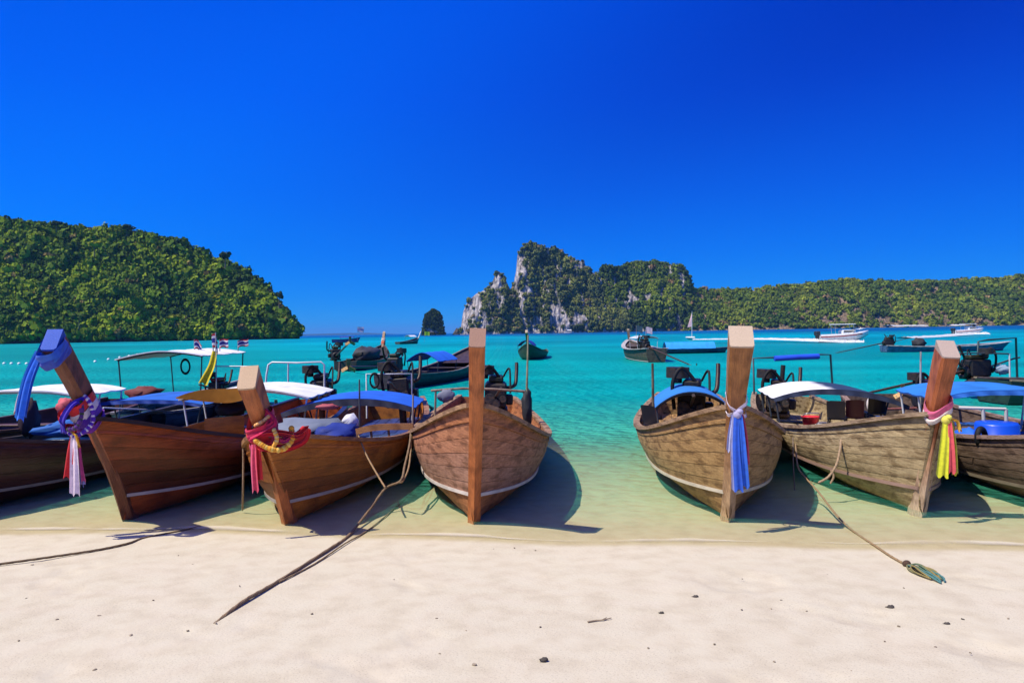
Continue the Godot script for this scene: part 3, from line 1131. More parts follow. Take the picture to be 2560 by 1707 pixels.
# a car engine on a swivel with its long propeller shaft; faces aft along -z
func engine(root: Node3D, at: Vector3, size := 1.0, turn := 0.0, accent := Color(0.25, 0.03, 0.02), lift := -0.2, shaft := 3.6) -> void:
	var e := Node3D.new()
	e.name = "engine"
	root.add_child(e)
	e.position = at
	e.rotation.y = turn
	e.scale = Vector3.ONE * size
	var iron := Color(0.045, 0.045, 0.048)
	var st := mb()
	st.set_color(Color(0.08, 0.06, 0.05))
	tube(st, [Vector3(0, -0.5, 0), Vector3(0, -0.16, 0)], 0.05, 8)
	boxat(st, Vector3(0, -0.14, 0), Vector3(0.34, 0.05, 0.5), 0.01)
	put("swivel", st, mats["engine"], e)
	st = mb()
	st.set_color(iron)
	boxat(st, Vector3(0, 0.06, 0), Vector3(0.30, 0.34, 0.50), 0.03)
	boxat(st, Vector3(0, -0.10, 0.02), Vector3(0.24, 0.10, 0.40), 0.02)
	ring_shape(st, Vector3(0, -0.01, -0.30), Basis.IDENTITY, 0.10, 0.05, 14, 6)
	boxat(st, Vector3(0.19, 0.0, 0.05), Vector3(0.10, 0.14, 0.18), 0.02)
	put("engine_block", st, mats["engine"], e)
	st = mb()
	st.set_color(accent)
	boxat(st, Vector3(0.0, 0.28, 0.0), Vector3(0.20, 0.09, 0.46), 0.025)
	put("valve_cover", st, mats["engine"], e)
	st = mb()
	st.set_color(Color(0.07, 0.07, 0.07))
	tube(st, [Vector3(-0.16, 0.34, 0.08), Vector3(-0.16, 0.46, 0.08)], 0.13, 12)
	tube(st, [Vector3(-0.16, 0.28, 0.08), Vector3(-0.16, 0.34, 0.08)], 0.05, 8)
	put("air_filter", st, mats["engine"], e)
	st = mb()
	st.set_color(Color(0.06, 0.045, 0.04))
	tube(st, smooth([Vector3(0.14, 0.16, 0.1), Vector3(0.26, 0.20, 0.05), Vector3(0.28, 0.36, -0.05), Vector3(0.28, 0.5, -0.12)]), 0.026, 7)
	put("exhaust_pipe", st, mats["engine"], e)
	st = mb()
	st.set_color(Color(0.10, 0.10, 0.105))
	for k in 3:
		tube(st, [Vector3(-0.08 + k * 0.09, 0.02 - 0.06 * (k % 2), 0.25), Vector3(-0.08 + k * 0.09, 0.02 - 0.06 * (k % 2), 0.30)], 0.07 - 0.012 * k, 12)
	put("pulley", st, mats["engine"], e)
	st = mb()
	st.set_color(Color(0.03, 0.03, 0.03))
	tube(st, smooth([Vector3(0.05, 0.30, 0.2), Vector3(-0.1, 0.46, 0.25), Vector3(-0.2, 0.30, 0.28), Vector3(-0.18, 0.0, 0.27)]), 0.022, 6)
	tube(st, smooth([Vector3(0.1, 0.3, -0.1), Vector3(0.18, 0.42, 0.0), Vector3(0.2, 0.1, 0.2)]), 0.014, 5)
	put("hose", st, mats["rubber"], e)
	st = mb()
	st.set_color(Color(0.13, 0.13, 0.14))
	tube(st, [Vector3(0, 0.05, 0.24), Vector3(0.06, 0.22, 1.0), Vector3(0.06, 0.24, 1.15)], 0.018, 6)
	put("tiller", st, mats["engine"], e)
	st = mb()
	st.set_color(Color(0.12, 0.08, 0.06))
	var tip := Vector3(0, lift * shaft, -0.3 - shaft)
	tube(st, [Vector3(0, 0.0, -0.3), tip], [0.035, 0.022], 7)
	var shaft_node := put("propeller_shaft", st, mats["engine"], e)
	st = mb()
	st.set_color(Color(0.35, 0.25, 0.10))
	for k in 3:
		var bs := Basis(Vector3(0, 0, 1), TAU * k / 3.0) * Basis(Vector3(0, 1, 0), 0.6)
		box(st, Transform3D(bs, tip + Basis(Vector3(0, 0, 1), TAU * k / 3.0) * Vector3(0, 0.09, 0)), Vector3(0.09, 0.15, 0.012), 0.004)
	put("propeller", st, mats["engine"], e)
	shaft_node.set_meta("label", "long thin propeller shaft")


func pipe(root: Node3D, called: String, pts: Array, r := 0.018, m := "pipe", c := Color.WHITE, world := true) -> void:
	var st := mb()
	st.set_color(c)
	tube(st, loc_all(root, pts) if world else pts, r, 6)
	put(called, st, mats[m], root)


# ---------------------------------------------------------------- cloth
# one hanging strip: pts down its middle, w0 and w1 its widths, pleats its folds
func strip(st: SurfaceTool, pts: Array, w0: float, w1: float, c: Color, across := Vector3.RIGHT, pleats := 2.0, deep := 0.02, edge := Color(-1, 0, 0), phase := 0.0) -> void:
	var rows := []
	var tint := []
	var n := 9
	for i in pts.size():
		var f := float(i) / (pts.size() - 1)
		var dir: Vector3 = (pts[mini(i + 1, pts.size() - 1)] - pts[maxi(i - 1, 0)]).normalized()
		var side := (across - dir * across.dot(dir)).normalized()
		var nrm := side.cross(dir)
		var row := []
		var tc := []
		for k in n:
			var t := 2.0 * k / (n - 1) - 1.0
			var w := lerpf(w0, w1, pow(f, 0.7)) * 0.5
			row.append(pts[i] + side * w * t + nrm * deep * (0.3 + 0.7 * f) * sin(t * pleats * PI + phase + f * 1.3) + dir * 0.02 * f * sin(t * 5.0 + phase))
			tc.append(edge if edge.r >= 0.0 and (k < 2) else c)
		rows.append(row)
		tint.append(tc)
	grid(st, rows, false, false, 0, tint)


# a band of cloth wrapped round a post leaning along `up`, then knotted in front
func wind_round(st: SurfaceTool, at: Vector3, up: Vector3, rx: float, rz: float, tall: float, c: Color, turns := 1.0, slope := 0.0, seed_ := 1) -> void:
	st.set_color(c)
	var fwd := Vector3.RIGHT.cross(up).normalized()
	var n := int(22 * turns)
	var rows := []
	for i in n + 1:
		var a := TAU * turns * i / n
		var row := []
		for k in 7:
			var t := 2.0 * k / 6.0 - 1.0
			var puff := 1.0 + 0.06 * (1.0 - t * t) + 0.035 * sin(a * 3.0 + t * 4.0 + seed_)
			var q := pow(pow(absf(cos(a)), 5.0) + pow(absf(sin(a)), 5.0), -0.2)
			row.append(at + Vector3.RIGHT * rx * cos(a) * q * puff + fwd * rz * sin(a) * q * puff + up * (tall * 0.5 * t + slope * cos(a) + 0.012 * sin(a * 2.0 + k)))
		rows.append(row)
	grid(st, rows, false, false, 0)


func hang(from: Vector3, to: Vector3, belly := Vector3.ZERO, n := 12) -> Array:
	var r := []
	for i in n + 1:
		var f := float(i) / n
		r.append(from.lerp(to, f) + belly * sin(PI * f))
	return r


func flag(label: String, at: Vector3, high: float, wide: float, tall: float, bands: Array, turn: float, group := "", droop := 0.0, staff_c := Color(0.5, 0.45, 0.4)) -> void:
	var t := thing("flag", label, "flag", at, turn, group)
	var st := mb()
	st.set_color(staff_c)
	tube(st, [Vector3.ZERO, Vector3(0, high, 0)], 0.012, 5)
	put("flagpole", st, mats["pipe"], t)
	st = mb()
	var n := bands.size()
	for b in n:
		var rows := []
		for i in 9:
			var f := i / 8.0
			var row := []
			for k in 2:
				var y := high - 0.02 - tall * float(b + k) / n
				row.append(Vector3(f * wide, y - droop * f * f * wide + 0.03 * sin(f * 5.0), 0.035 * sin(f * 7.0 + y * 6.0)))
			rows.append(row)
		var c: Color = bands[b]
		st.set_color(c)
		grid(st, rows, false, false, b)
	put("cloth", st, mats["ribbon"], t)


func rope(label: String, pts: Array, r: float, c: Color, frayed := false) -> Node3D:
	var st := mb()
	st.set_color(c)
	var line := smooth(pts, 7)
	tube(st, line, r, 7)
	# strands, laid round the line
	for s in 3:
		var lay := []
		for i in line.size():
			var dir: Vector3 = (line[mini(i + 1, line.size() - 1)] - line[maxi(i - 1, 0)]).normalized()
			var a := dir.cross(Vector3(0.3, 1, 0.2)).normalized()
			var b := a.cross(dir)
			var ph: float = i * 1.1 + s * TAU / 3.0
			lay.append(line[i] + (a * cos(ph) + b * sin(ph)) * r * 0.55)
		tube(st, lay, r * 0.62, 5)
	var o := put("rope", st, mats["rope"])
	return tag(o, label, "rope")


func pole(label: String, a: Vector3, b: Vector3, r0: float, r1: float, c: Color, called := "bamboo_pole") -> void:
	var st := mb()
	st.set_color(c)
	var n := 6
	for i in n:
		var p := a.lerp(b, float(i) / n)
		var q := a.lerp(b, float(i + 1) / n)
		tube(st, [p, p.lerp(q, 0.06), p.lerp(q, 0.94), q], [lerpf(r0, r1, float(i) / n), lerpf(r0, r1, (i + 1.0) / n)], 8)
	tag(put(called, st, mats["wood_upright"]), label, "pole")


# cloths tied round a boat's stem post: bands wrapped at height h, ribbons hanging from the knot
func scarf(label: String, boat: Node3D, h: float, spec: Dictionary) -> void:
	var l: Lines = boat.get_meta("lines")
	var at: Vector3 = boat.transform * Vector3(0, h, l.stem(h))
	var t := thing("bow_scarf", label, "scarf", at, boat.rotation.y)
	var up := Vector3(0, 0.04, l.stem(h + 0.02) - l.stem(h - 0.02)).normalized()
	var k := 0
	for b in spec.get("bands", []):   # [offset up the post, height, colour, slope]
		var st := mb()
		wind_round(st, up * b[0] + Vector3(0, 0, 0.012), up, spec.get("rx", 0.098), spec.get("rz", 0.125) + 0.006 * k, b[1], b[2], 1.0, b[3], k)
		put("band", st, mats["ribbon"], t)
		k += 1
	for r in spec.get("ribbons", []):   # [points, top width, bottom width, colour, edge colour]
		var st := mb()
		strip(st, smooth(r[0], 6), r[1], r[2], r[3], Vector3(1, 0, 0.15), 1.6, 0.014, r[4] if r.size() > 4 else Color(-1, 0, 0), k * 1.9)
		put("ribbon", st, mats["ribbon"], t)
		k += 1
	for r in spec.get("loops", []):   # [points, thickness, colour]
		var st := mb()
		for turn in 3:
			strip(st, smooth(r[0], 6), r[1] * 1.5, r[1] * 2.1, r[2] * (0.85 + 0.15 * turn), Vector3(0.2, 1, 0.4).rotated(Vector3(1, 0, 0).rotated(Vector3.UP, turn), 1.05 * turn), 1.3, 0.010, Color(-1, 0, 0), turn * 2.0)
		put("loop", st, mats["ribbon"], t)
	for g in spec.get("garlands", []):   # [points, bead size, colour, other colour]
		var st := mb()
		var line := smooth(g[0], 7)
		for i in line.size():
			st.set_color(g[2] if i % 3 else g[3])
			ball(st, line[i], Vector3.ONE * g[1] * rng.randf_range(0.8, 1.2), 7, 5)
		put("garland", st, mats["ribbon"], t)
	if spec.has("knot"):
		var st := mb()
		st.set_color(spec.knot[1])
		ball(st, spec.knot[0], Vector3(0.045, 0.05, 0.04), 9, 6)
		ball(st, spec.knot[0] + Vector3(0.02, 0.03, 0.01), Vector3(0.035, 0.03, 0.035), 8, 6)
		put("knot", st, mats["ribbon"], t)


func speedboat(label: String, at: Vector3, turn: float, size: float) -> void:
	var t := thing("speedboat", label, "speedboat", at, turn, "")
	t.scale = Vector3.ONE * size
	var white := Color(0.82, 0.82, 0.80)
	var st := mb()
	var rows := []
	for s in [-1.0, 1.0]:
		rows = []
		for i in 15:
			var f := i / 14.0
			var z := lerpf(-2.6, 2.6, f)
			var b := 0.95 * pow(maxf(1.0 - pow(maxf(f - 0.35, 0.0) / 0.65, 2.2), 0.0), 0.75) + 0.015
			var sheer := 0.62 + 0.40 * pow(f, 2.0)
			var keel := -0.15 + 0.75 * pow(maxf(f - 0.6, 0.0) / 0.4, 2.0)
			rows.append([Vector3(0, keel, z), Vector3(b * 0.72 * s, lerpf(keel, sheer, 0.35), z), Vector3(b * 0.9 * s, lerpf(keel, sheer, 0.62), z), Vector3(b * s, sheer, z), Vector3(b * 0.90 * s, sheer + 0.03, z), Vector3(0, sheer + 0.07, z)])
		st.set_color(white)
		grid(st, rows, s < 0.0, false, 1)
	flat_face(st, [Vector3(-0.85, 0.62, -2.6), Vector3(0.85, 0.62, -2.6), Vector3(0.65, 0.1, -2.6), Vector3(0, -0.15, -2.6), Vector3(-0.65, 0.1, -2.6)], Vector3.ZERO)
	var hull := put("hull", st, mats["paint"], t)
	for s in [-1.0, 1.0]:
		st = mb()
		st.set_color(Color(0.55, 0.05, 0.04))
		var two := []
		for i in 13:
			var f := i / 14.0
			var z := lerpf(-2.6, 2.6, f)
			var b := 0.95 * pow(maxf(1.0 - pow(maxf(f - 0.35, 0.0) / 0.65, 2.2), 0.0), 0.75) + 0.03
			var sheer := 0.62 + 0.40 * pow(f, 2.0)
			two.append([Vector3(b * 0.97 * s, sheer - 0.12, z), Vector3(b * 0.945 * s, sheer - 0.24, z)])
		grid(st, two, s > 0.0)
		put("red_stripe", st, mats["paint"], hull)
	st = mb()
	st.set_color(white)
	boxat(st, Vector3(0, 0.92, 0.4), Vector3(1.35, 0.55, 1.5), 0.12)
	put("cabin", st, mats["paint"], t)
	for s in [-1.0, 1.0]:
		st = mb()
		boxat(st, Vector3(0.682 * s, 1.0, 0.4), Vector3(0.02, 0.22, 1.1))
		put("window", st, mats["glass"], t)
	st = mb()
	boxat(st, Vector3(0, 1.28, 1.0), Vector3(1.2, 0.42, 0.03), 0.0, Vector3(-0.6, 0, 0))
	put("windscreen", st, mats["glass"], t)
	st = mb()
	st.set_color(white)
	boxat(st, Vector3(0, 1.78, -0.1), Vector3(1.6, 0.09, 2.3), 0.03)
	var roof := put("roof", st, mats["paint"], t)
	for s in [-1.0, 1.0]:
		for z in [-1.1, 0.85]:
			st = mb()
			tube(st, [Vector3(0.68 * s, 0.65, z + 0.1), Vector3(0.72 * s, 1.75, z)], 0.025, 5)
			put("roof_post", st, mats["steel"], roof)
	for s in [-1.0, 1.0]:
		st = mb()
		st.set_color(Color(0.03, 0.03, 0.035))
		boxat(st, Vector3(0.35 * s, 0.82, -2.75), Vector3(0.32, 0.5, 0.45), 0.08)
		boxat(st, Vector3(0.35 * s, 0.3, -2.75), Vector3(0.14, 0.7, 0.2), 0.03)
		put("outboard_motor", st, mats["plastic"], t)
	st = mb()
	tube(st, [Vector3(-0.7, 0.75, 0.6), Vector3(-0.72, 1.15, 1.0), Vector3(-0.2, 1.32, 2.3), Vector3(0.2, 1.32, 2.3), Vector3(0.72, 1.15, 1.0), Vector3(0.7, 0.75, 0.6)], 0.02, 5)
	put("bow_rail", st, mats["steel"], t)


# churned white water behind a boat, from its stern to the far end of the trail
func wake(label: String, pts: Array, w0: float, w1: float, h0: float, h1: float, seed_: int) -> void:
	var fn := noise(0.9, seed_, 3)
	var rows := []
	var line := smooth(pts, 14)
	for i in line.size():
		var f := float(i) / (line.size() - 1)
		var dir: Vector3 = (line[mini(i + 1, line.size() - 1)] - line[maxi(i - 1, 0)]).normalized()
		var side := Vector3(dir.z, 0, -dir.x)
		var row := []
		var w := lerpf(w0, w1, f) * (0.8 + 0.4 * fn.get_noise_1d(i * 0.7))
		for k in 9:
			var t := 2.0 * k / 8.0 - 1.0
			var bump := (1.0 - t * t) * lerpf(h0, h1, f) * (0.7 + 0.8 * absf(fn.get_noise_2d(i * 1.3, k * 1.7)))
			row.append(line[i] + side * t * w * 0.5 + Vector3(0, bump - 0.01, 0))
		rows.append(row)
	var st := mb()
	st.set_color(Color(0.85, 0.88, 0.88))
	grid(st, rows, false)
	kind(tag(put("wake_foam", st, mats["foam"]), label, "wake"), "stuff")


func chair(label: String, at: Vector3, turn: float, c: Color, group := "") -> void:
	var t := thing("plastic_chair", label, "chair", at, turn, group)
	t.scale = Vector3.ONE * 0.8
	var st := mb()
	st.set_color(c)
	boxat(st, Vector3(0, 0.22, 0), Vector3(0.36, 0.03, 0.34), 0.01)
	put("seat", st, mats["plastic"], t)
	st = mb()
	st.set_color(c)
	var rows := []
	for i in 6:
		var f := i / 5.0
		rows.append([Vector3(-0.17, 0.24 + 0.34 * f, -0.17 - 0.08 * f), Vector3(-0.08, 0.24 + 0.36 * f, -0.20 - 0.09 * f), Vector3(0.08, 0.24 + 0.36 * f, -0.20 - 0.09 * f), Vector3(0.17, 0.24 + 0.34 * f, -0.17 - 0.08 * f)])
	grid(st, rows)
	put("backrest", st, mats["plastic"], t)
	for sx in [-1.0, 1.0]:
		for sz in [-1.0, 1.0]:
			st = mb()
			st.set_color(c)
			tube(st, [Vector3(0.15 * sx, 0.21, 0.14 * sz), Vector3(0.18 * sx, 0, 0.17 * sz)], 0.016, 5)
			put("leg", st, mats["plastic"], t)


func bucket(label: String, at: Vector3, r: float, h: float, c: Color) -> void:
	var t := thing("bucket", label, "bucket", at)
	var st := mb()
	st.set_color(c)
	var rows := []
	for q in [[0.75, 0.0], [0.98, 0.95], [1.06, 0.95], [1.06, 1.0], [0.95, 1.0], [0.72, 0.05], [0.01, 0.05]]:
		var row := []
		for k in 16:
			row.append(Vector3(r * q[0] * cos(TAU * k / 16), h * q[1], r * q[0] * sin(TAU * k / 16)))
		rows.append(row)
	grid(st, rows, true, true)
	put("pail", st, mats["plastic"], t)
	st = mb()
	st.set_color(Color(0.6, 0.6, 0.6))
	tube(st, smooth([Vector3(-r, h * 0.95, 0), Vector3(-r * 0.7, h * 1.25, r * 0.6), Vector3(r * 0.7, h * 1.25, r * 0.6), Vector3(r, h * 0.95, 0)]), 0.008, 5)
	put("handle", st, mats["steel"], t)


func tyre(label: String, at: Vector3, turn: Vector3, big: float, small: float, squash := 1.0) -> void:
	var st := mb()
	st.set_color(Color(0.02, 0.02, 0.022))
	ring_shape(st, Vector3.ZERO, Basis.from_scale(Vector3(squash, 1, 1)), big, small, 20, 8)
	var o := put("tyre", st, mats["rubber"])
	o.position = at
	o.rotation = turn
	tag(o, label, "tyre")


func heap(called: String, label: String, category: String, at: Vector3, r: Vector3, c: Color, mat: String, seed_: int, turn := 0.0) -> MeshInstance3D:
	var st := mb()
	st.set_color(c)
	var fn := noise(1.1, seed_, 3)
	var rows := []
	for i in 9:
		var a := PI * i / 8.0
		var row := []
		for k in 14:
			var b := TAU * k / 14
			var u := Vector3(sin(a) * cos(b), cos(a), sin(a) * sin(b))
			row.append(u * r * (1.0 + 0.55 * fn.get_noise_3dv(u * 1.6)))
		rows.append(row)
	grid(st, rows, true, true)
	var o := put(called, st, mats[mat])
	o.position = at
	o.rotation.y = turn
	tag(o, label, category)
	return o


# ---------------------------------------------------------------- the scene
func _ready() -> void:
	rng.seed = 5
	bumps.seed = 17
	bumps.frequency = 0.06
	bumps.fractal_octaves = 4
	var camera := Camera3D.new()
	camera.name = "camera"
	camera.fov = 50.02
	camera.near = 0.1
	camera.far = 30000.0
	add_child(camera)
	camera.position = Vector3(0, 2.0, 0)
	camera.basis = Basis(Vector3.RIGHT, -atan(22.0 / 1681.0)) * Basis(Vector3(0, 0, 1), -deg_to_rad(0.974))
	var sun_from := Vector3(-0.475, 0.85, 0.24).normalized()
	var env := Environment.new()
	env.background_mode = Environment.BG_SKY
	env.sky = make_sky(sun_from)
	env.tonemap_mode = Environment.TONE_MAPPER_LINEAR
	env.tonemap_exposure = 1.2
	env.sdfgi_enabled = true
	env.ssao_enabled = true
	env.ssil_enabled = true
	var world := WorldEnvironment.new()
	world.name = "world"
	world.environment = env
	add_child(world)
	var sun := DirectionalLight3D.new()
	sun.name = "sun"
	sun.light_color = Color(1.0, 0.965, 0.90)
	sun.light_energy = 1.5
	sun.light_angular_distance = 0.5
	sun.shadow_enabled = true
	add_child(sun)
	sun.look_at_from_position(sun_from * 50.0, Vector3.ZERO)

	make_materials()
	make_ground()
	make_sea()
	make_froth()
	make_land()
	near_boats()
	far_boats()
	beach_things()
	# the thin sea haze that pales the far shore
	env.fog_enabled = true
	env.fog_density = 0.00009
	env.fog_light_color = Color(0.48, 0.74, 1.0)


func near_boats() -> void:
	var white := Color(0.80, 0.80, 0.78)
	var blue := Color(0.01, 0.10, 0.55)
	# 1: dark boat cut by the left edge
	var b1 := longtail({"label": "dark brown wooden longtail boat cut off by the left edge of the picture", "at": Vector3(-6.75, 0, -8.05), "yaw": -0.02, "hull": Color(0.10, 0.035, 0.03), "wood": "wood_varnished", "stem": Color(0.10, 0.04, 0.03), "rail": Color(0.09, 0.06, 0.05), "band": Color(0.25, 0.22, 0.2), "rise": 0.86, "rake": 1.05, "seed": 11, "inside": Color(0.02, 0.09, 0.26), "seat": Color(0.05, 0.16, 0.40)})
	canopy(b1, {"from": 5.0, "to": 6.9, "w": 1.1, "lo": 0.80, "hi": 0.90, "color": Color(0.012, 0.13, 0.55), "bend": 2.6, "edge": Color(0.01, 0.06, 0.3), "valance": Color(0.01, 0.05, 0.28), "drop": 0.07, "pipes": "dark_pipe"})
	pipe(b1, "side_rail", [Vector3(-6.85, 0.85, -12.2), Vector3(-6.57, 0.73, -13), Vector3(-6.59, 0.56, -14.2)], 0.015)
	engine(b1, Vector3(0.0, 0.78, -8.3), 0.95, 0.0, Color(0.35, 0.05, 0.03))
	# 2: mahogany boat with the blue scarf
	var b2 := longtail({"label": "glossy reddish brown longtail boat with purple garland on its tall dark bow", "at": Vector3(-4.34, 0, -8.16), "yaw": 0.0, "low_tone": Color(0.06, 0.018, 0.013), "low_share": 1.0, "hull": Color(0.52, 0.12, 0.036), "wood": "wood_varnished", "stem": Color(0.22, 0.075, 0.04), "rail": Color(0.035, 0.02, 0.018), "band": Color(0.50, 0.46, 0.42), "rise": 0.93, "rake": 1.22, "post": 1.93, "post_deep": 0.21, "post_top": 0.16, "post_low": 0.14, "cap": Color(0.02, 0.10, 0.55), "seed": 12, "inside": Color(0.5, 0.24, 0.05), "seat": Color(0.5, 0.2, 0.03)})  # strakes turn much darker towards the chine
	canopy(b2, {"from": 4.0, "to": 5.7, "w": 1.09, "lo": 0.97, "hi": 1.13, "color": white, "bend": 2.0, "under": Color(0.65, 0.28, 0.02), "x": -0.15, "posts": 3, "pipes": "pipe", "edge": Color(0.7, 0.66, 0.55)})
	var st := mb()
	st.set_color(Color(0.62, 0.28, 0.03))
	strip(st, hang(loc(b2, Vector3(-5.57, 1.02, -12.05)), loc(b2, Vector3(-5.57, 1.02, -12.05)) + Vector3(0.02, -0.02, 0)), 0.02, 0.02, Color(0.62, 0.28, 0.03))
	var lining := mb()
	var upper := loc_all(b2, [Vector3(-5.53, 1.02, -11.98), Vector3(-5.33, 1.09, -11.98), Vector3(-5.05, 1.14, -11.98), Vector3(-4.69, 1.15, -11.98), Vector3(-4.43, 1.16, -11.98)])
	var lower := loc_all(b2, [Vector3(-5.53, 1, -11.98), Vector3(-5.35, 0.98, -12), Vector3(-5.07, 0.94, -12.02), Vector3(-4.71, 0.91, -12.02), Vector3(-4.45, 0.95, -12)])
	lining.set_color(Color(0.66, 0.29, 0.02))
	grid(lining, [smooth(upper, 5), smooth(lower, 5)])
	put("orange_lining", lining, mats["canvas"], b2)
	for q in [[Vector3(-4.74, 0.75, -11.2), Vector3(-4.35, 0.73, -11.8), 0.34], [Vector3(-4.8, 0.7, -10.4), Vector3(-4.74, 0.71, -11.2), 0.12]]:
		var a: Vector3 = loc(b2, q[0])
		var b: Vector3 = loc(b2, q[1])
		st = mb()
		st.set_color(Color(0.62, 0.27, 0.03))
		flat_face(st, [a, b, b - Vector3(0, q[2], 0), a - Vector3(0, q[2], 0)], a + Vector3(-0.3, 0, -0.3))
		put("side_panel", st, mats["wood_varnished"], b2)
	pipe(b2, "stern_frame", [Vector3(-5.09, 0.85, -15), Vector3(-5.05, 1.21, -15), Vector3(-5.01, 1.41, -15), Vector3(-4.93, 1.46, -15), Vector3(-4.43, 1.44, -15), Vector3(-3.93, 1.45, -15), Vector3(-3.86, 1.39, -15), Vector3(-3.87, 0.92, -15)], 0.02)
	pipe(b2, "stern_frame_post", [Vector3(-4.6, 1.44, -15), Vector3(-4.62, 0.8, -15)], 0.016)
	engine(b2, loc(b2, Vector3(-4.03, 0.77, -15.4)), 1.3, 0.1, Color(0.05, 0.05, 0.05))
	# 3: orange brown boat with the red scarf
	var b3 := longtail({"label": "orange brown varnished longtail boat with red scarf knotted on its short bow post", "at": Vector3(-2.45, 0, -7.86), "yaw": 0.02, "heel": 0.05, "low_tone": Color(0.16, 0.05, 0.018), "low_share": 0.95, "hull": Color(0.66, 0.23, 0.03), "wood": "wood_along", "stem": Color(0.55, 0.18, 0.055), "rail": Color(0.42, 0.22, 0.09), "band": Color(0.42, 0.38, 0.34), "rise": 0.80, "rake": 1.22, "post": 1.54, "post_deep": 0.24, "post_top": 0.185, "cap": Color(0.60, 0.42, 0.25), "seed": 13, "side": 0.38, "inside": Color(0.03, 0.06, 0.25), "seat": Color(0.06, 0.11, 0.3)})  # planks darken from the rail down
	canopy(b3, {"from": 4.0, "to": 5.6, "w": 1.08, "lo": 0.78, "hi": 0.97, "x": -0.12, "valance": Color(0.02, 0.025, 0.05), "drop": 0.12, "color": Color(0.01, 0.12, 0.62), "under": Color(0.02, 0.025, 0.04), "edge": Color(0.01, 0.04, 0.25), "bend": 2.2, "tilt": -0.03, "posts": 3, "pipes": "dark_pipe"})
	pipe(b3, "stern_frame", [Vector3(-2.97, 0.3, -14.8), Vector3(-2.96, 1.2, -14.8), Vector3(-2.62, 1.19, -14.8), Vector3(-2.05, 1.19, -14.8), Vector3(-2.05, 0.24, -14.8)], 0.016)
	engine(b3, loc(b3, Vector3(-2.32, 0.75, -15.2)), 1.5, -0.05, Color(0.04, 0.04, 0.04))
	# 4: the boat met head on
	var b4 := longtail({"label": "pinkish brown longtail boat seen head on, bare bow post in the middle of the picture", "at": Vector3(-0.44, 0, -7.82), "yaw": 0.02, "heel": -0.05, "hull": Color(0.64, 0.26, 0.10), "low_tone": Color(0.56, 0.37, 0.31), "low_share": 0.8, "wood": "wood_worn", "stem": Color(0.62, 0.20, 0.06), "rail": Color(0.50, 0.32, 0.18), "band": Color(0.66, 0.60, 0.54), "rise": 1.0, "rake": 1.0, "post": 1.90, "post_low": 0.15, "cap": Color(0.36, 0.20, 0.13), "cap_cut": 0.5, "post_top": 0.165, "seed": 14})  # low strakes weathered to a duller pink
	pipe(b4, "cross_rail", [Vector3(-1.41, 1.01, -12.6), Vector3(-0.88, 1.04, -12.6), Vector3(-0.36, 1.02, -12.6), Vector3(0.2, 0.97, -12.6)], 0.024, "wood_upright", Color(0.32, 0.24, 0.18))
	pipe(b4, "rail_post", [Vector3(-1.33, 1.02, -12.6), Vector3(-1.35, 0.54, -12.6)], 0.02, "wood_upright", Color(0.32, 0.24, 0.18))
	pipe(b4, "rail_post", [Vector3(0.19, 0.97, -12.6), Vector3(0.2, 0.42, -12.6)], 0.02, "wood_upright", Color(0.25, 0.2, 0.16))
	engine(b4, loc(b4, Vector3(-0.34, 0.71, -14.2)), 1.4, 0.0, Color(0.03, 0.05, 0.03))
	# 5: tan boat with the blue ribbons
	var b5 := longtail({"label": "tan longtail boat with long blue ribbons hanging down its flared bow", "at": Vector3(2.27, 0, -7.77), "yaw": -0.185, "heel": -0.03, "stem_low": Color(0.62, 0.42, 0.25), "hull": Color(0.60, 0.37, 0.14), "low_tone": Color(0.58, 0.44, 0.22), "low_share": 0.5, "wood": "wood_worn", "stem": Color(0.46, 0.20, 0.07), "rail": Color(0.50, 0.34, 0.20), "band": Color(0.62, 0.55, 0.42), "rise": 0.95, "rake": 0.9, "post": 1.85, "post_top": 0.24, "post_low": 0.15, "cap": Color(0.62, 0.48, 0.33), "seed": 15})
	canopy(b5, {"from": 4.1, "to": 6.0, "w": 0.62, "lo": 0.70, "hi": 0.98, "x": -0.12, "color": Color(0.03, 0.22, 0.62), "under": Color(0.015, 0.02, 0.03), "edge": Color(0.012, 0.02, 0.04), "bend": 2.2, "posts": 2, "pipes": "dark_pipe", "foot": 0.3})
	engine(b5, loc(b5, Vector3(3.28, 0.56, -13.4)), 1.6, -0.1, Color(0.03, 0.03, 0.03))
	# 6: grey weathered boat
	var b6 := longtail({"label": "grey weathered longtail boat with scratched hull and yellow and pink scarf", "at": Vector3(4.39, 0, -7.91), "yaw": -0.19, "heel": -0.06, "stem_low": Color(0.68, 0.52, 0.38), "hull": Color(0.62, 0.50, 0.28), "low_tone": Color(0.60, 0.50, 0.34), "low_share": 0.4, "wood": "wood_worn", "stem": Color(0.56, 0.17, 0.06), "rail": Color(0.50, 0.38, 0.25), "band": Color(0.34, 0.22, 0.18), "rise": 0.84, "rake": 0.66, "post": 1.69, "post_top": 0.185, "post_low": 0.165, "cap": Color(0.52, 0.40, 0.32), "seed": 16, "side": 0.34, "strakes": 7})
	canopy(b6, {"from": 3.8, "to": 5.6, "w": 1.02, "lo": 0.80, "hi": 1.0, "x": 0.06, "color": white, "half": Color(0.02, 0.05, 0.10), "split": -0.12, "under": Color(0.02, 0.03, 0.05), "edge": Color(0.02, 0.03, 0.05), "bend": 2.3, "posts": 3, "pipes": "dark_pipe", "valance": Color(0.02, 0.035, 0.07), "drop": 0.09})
	pipe(b6, "stern_frame", [Vector3(5.22, 0.57, -15.8), Vector3(5.21, 1.34, -15.8), Vector3(5.67, 1.35, -15.8), Vector3(6.61, 1.4, -15.8), Vector3(6.88, 1.39, -15.8), Vector3(6.92, 0.63, -15.8)], 0.022, "dark_pipe")
	st = mb()
